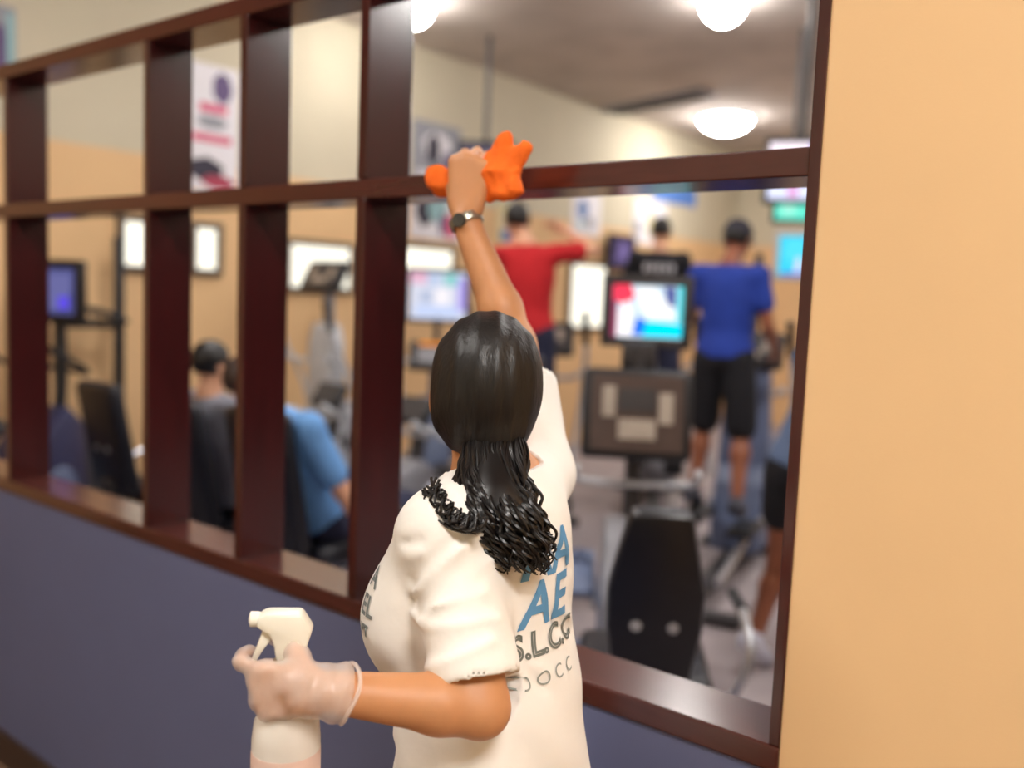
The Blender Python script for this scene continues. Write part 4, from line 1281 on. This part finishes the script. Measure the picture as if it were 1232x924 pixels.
# ------------------------------------------------------------------ spray bottle in the gloved hand
ba = lw + l_d * .058 - l_n * .036
bz = 1.285
t = empty('spray_bottle', (ba[0], ba[1], bz - .30), math.atan2(l_d[1], l_d[0]))
tag(t, 'white trigger spray bottle held in the gloved hand', 'bottle')
M_BOT = mat('bottle_plastic', (222, 216, 208), 0.35, var=0.03)
MB().lathe([(.034, 0), (.0415, .004), (.0425, .02), (.0425, .155), (.040, .178), (.028, .20), (.0165, .215), (.0155, .245)], n=28).build('body', M_BOT, t)
MB().lathe([(.0428, .05), (.0431, .052), (.0431, .14), (.0428, .142)], n=28).build('label', mat('label_pink', (226, 196, 184), 0.5, var=0.08), t)
MB().lathe([(.0185, .228), (.019, .230), (.019, .252), (.017, .256)], n=20).build('neck_collar', M_WHITE, t)
h = MB()
h.prism([(-.026, .282), (-.030, .296), (-.016, .318), (.026, .318), (.036, .313), (.037, .301), (.030, .297), (.022, .292), (.016, .280), (.012, .256), (-.016, .256), (-.022, .268)], 'y', -.0155, .0155, bev=.004)
hd = h.build('spray_head', M_WHITE, t)
MB().lathe([(.0085, 0), (.0095, .003), (.0095, .012), (.004, .014)], (.034, 0, .307), 14, rot=RY(PI / 2)).build('nozzle', M_WHITE, hd)
MB().prism([(.020, .294), (.030, .296), (.036, .278), (.044, .256), (.039, .253), (.029, .270), (.020, .282)], 'y', -.007, .007, bev=.002).build('trigger', M_WHITE, hd)

# ------------------------------------------------------------------ orange cloth in the right hand
ORANGE = mat('orange_microfibre', (255, 112, 26), 0.9, var=0.10, scale=40, bump=0.4, bscale=320)
pc = rw + r_d * .075 - r_n * .030
e_r = nrm(A((1, .10, 0)))
e_b = nrm(A((.10, -1, 0)))
def CP(u, v, b=0.0):
    return pc + e_r * u + U * v + e_b * b
f = Field(pc - A((.13, .09, .10)), pc + A((.19, .09, .13)), .0032)
for (a, b_, r0, r1, k, sq) in [((-.030, -.004, .0), (.045, .002, .0), .017, .022, .012, 1.0),
                              ((-.030, -.002, .004), (-.082, .010, .012), .018, .022, .014, 1.2), ((-.050, -.010, .0), (-.080, -.016, .004), .015, .014, .01, 1.3),
                              ((.040, .0, .010), (.060, .058, .010), .030, .018, .02, 1.5), ((.055, .010, .014), (.092, .034, .014), .034, .020, .02, 1.5),
                              ((.034, -.012, .010), (.082, -.018, .016), .026, .024, .02, 1.3), ((.088, .030, .014), (.112, .048, .012), .018, .011, .012, 1.4), ((.055, .055, .010), (.064, .066, .012), .016, .012, .01, 1.4)]:
    f.add(('cap', CP(*a), CP(*b_), r0, r1, k, (e_b, sq)))
def crumple(X, Y, Z):
    u = (X - pc[0]) * e_r[0] + (Y - pc[1]) * e_r[1]
    v = Z - pc[2]
    rr_ = np.sqrt((u - .065) ** 2 + (v - .015) ** 2)
    w_ = u * .8 - v * .6
    return .0050 * np.abs(np.sin(62 * w_ + 1.6 * np.sin(38 * (u + v)))) ** .6 - .004 + .003 * np.sin(75 * (v + .5 * u) + 2)
f.warp(crumple)
for ln, am in (([(.046, .055), (.052, .030), (.050, .008), (.058, -.016)], .010), ([(.078, .034), (.066, .012), (.072, -.012), (.086, -.022)], .009), ([(.100, .030), (.084, .012), (.082, -.006)], .008),
               ([(.036, .030), (.034, .0), (.040, -.026)], .007), ([(-.062, .016), (-.070, .0), (-.064, -.018)], .008), ([(.062, .044), (.072, .030), (.080, .036)], .008)):
    crease(f, [tuple(CP(u, v, .030)) for u, v in ln], am, .0085)
cl = f.build('cleaning_cloth', ORANGE, None, 1)
tag(cl, 'crumpled orange cleaning cloth pressed to the rail by the raised hand', 'cloth')

# small white print on the black tee
f_ = MB()
Jb = A((-3.76, 6.52, 0)); ab = math.atan2(0.86, -0.5)
bF = A((math.cos(ab), math.sin(ab), 0)); bL = A((-math.sin(ab), math.cos(ab), 0))
for k in range(5):
    c = Jb - bF * .132 + bL * (.10 - .05 * k) + U * (FL + .09 + 1.08 * 1.33)
    f_.box(tuple(c), (.032, .012, .05 if k % 2 else .06), rot=RZ(ab - PI / 2), bev=.003)
f_.build('shirt_print', mat('white_ink', (205, 205, 212), 0.8), bpy.data.objects[blk.name])
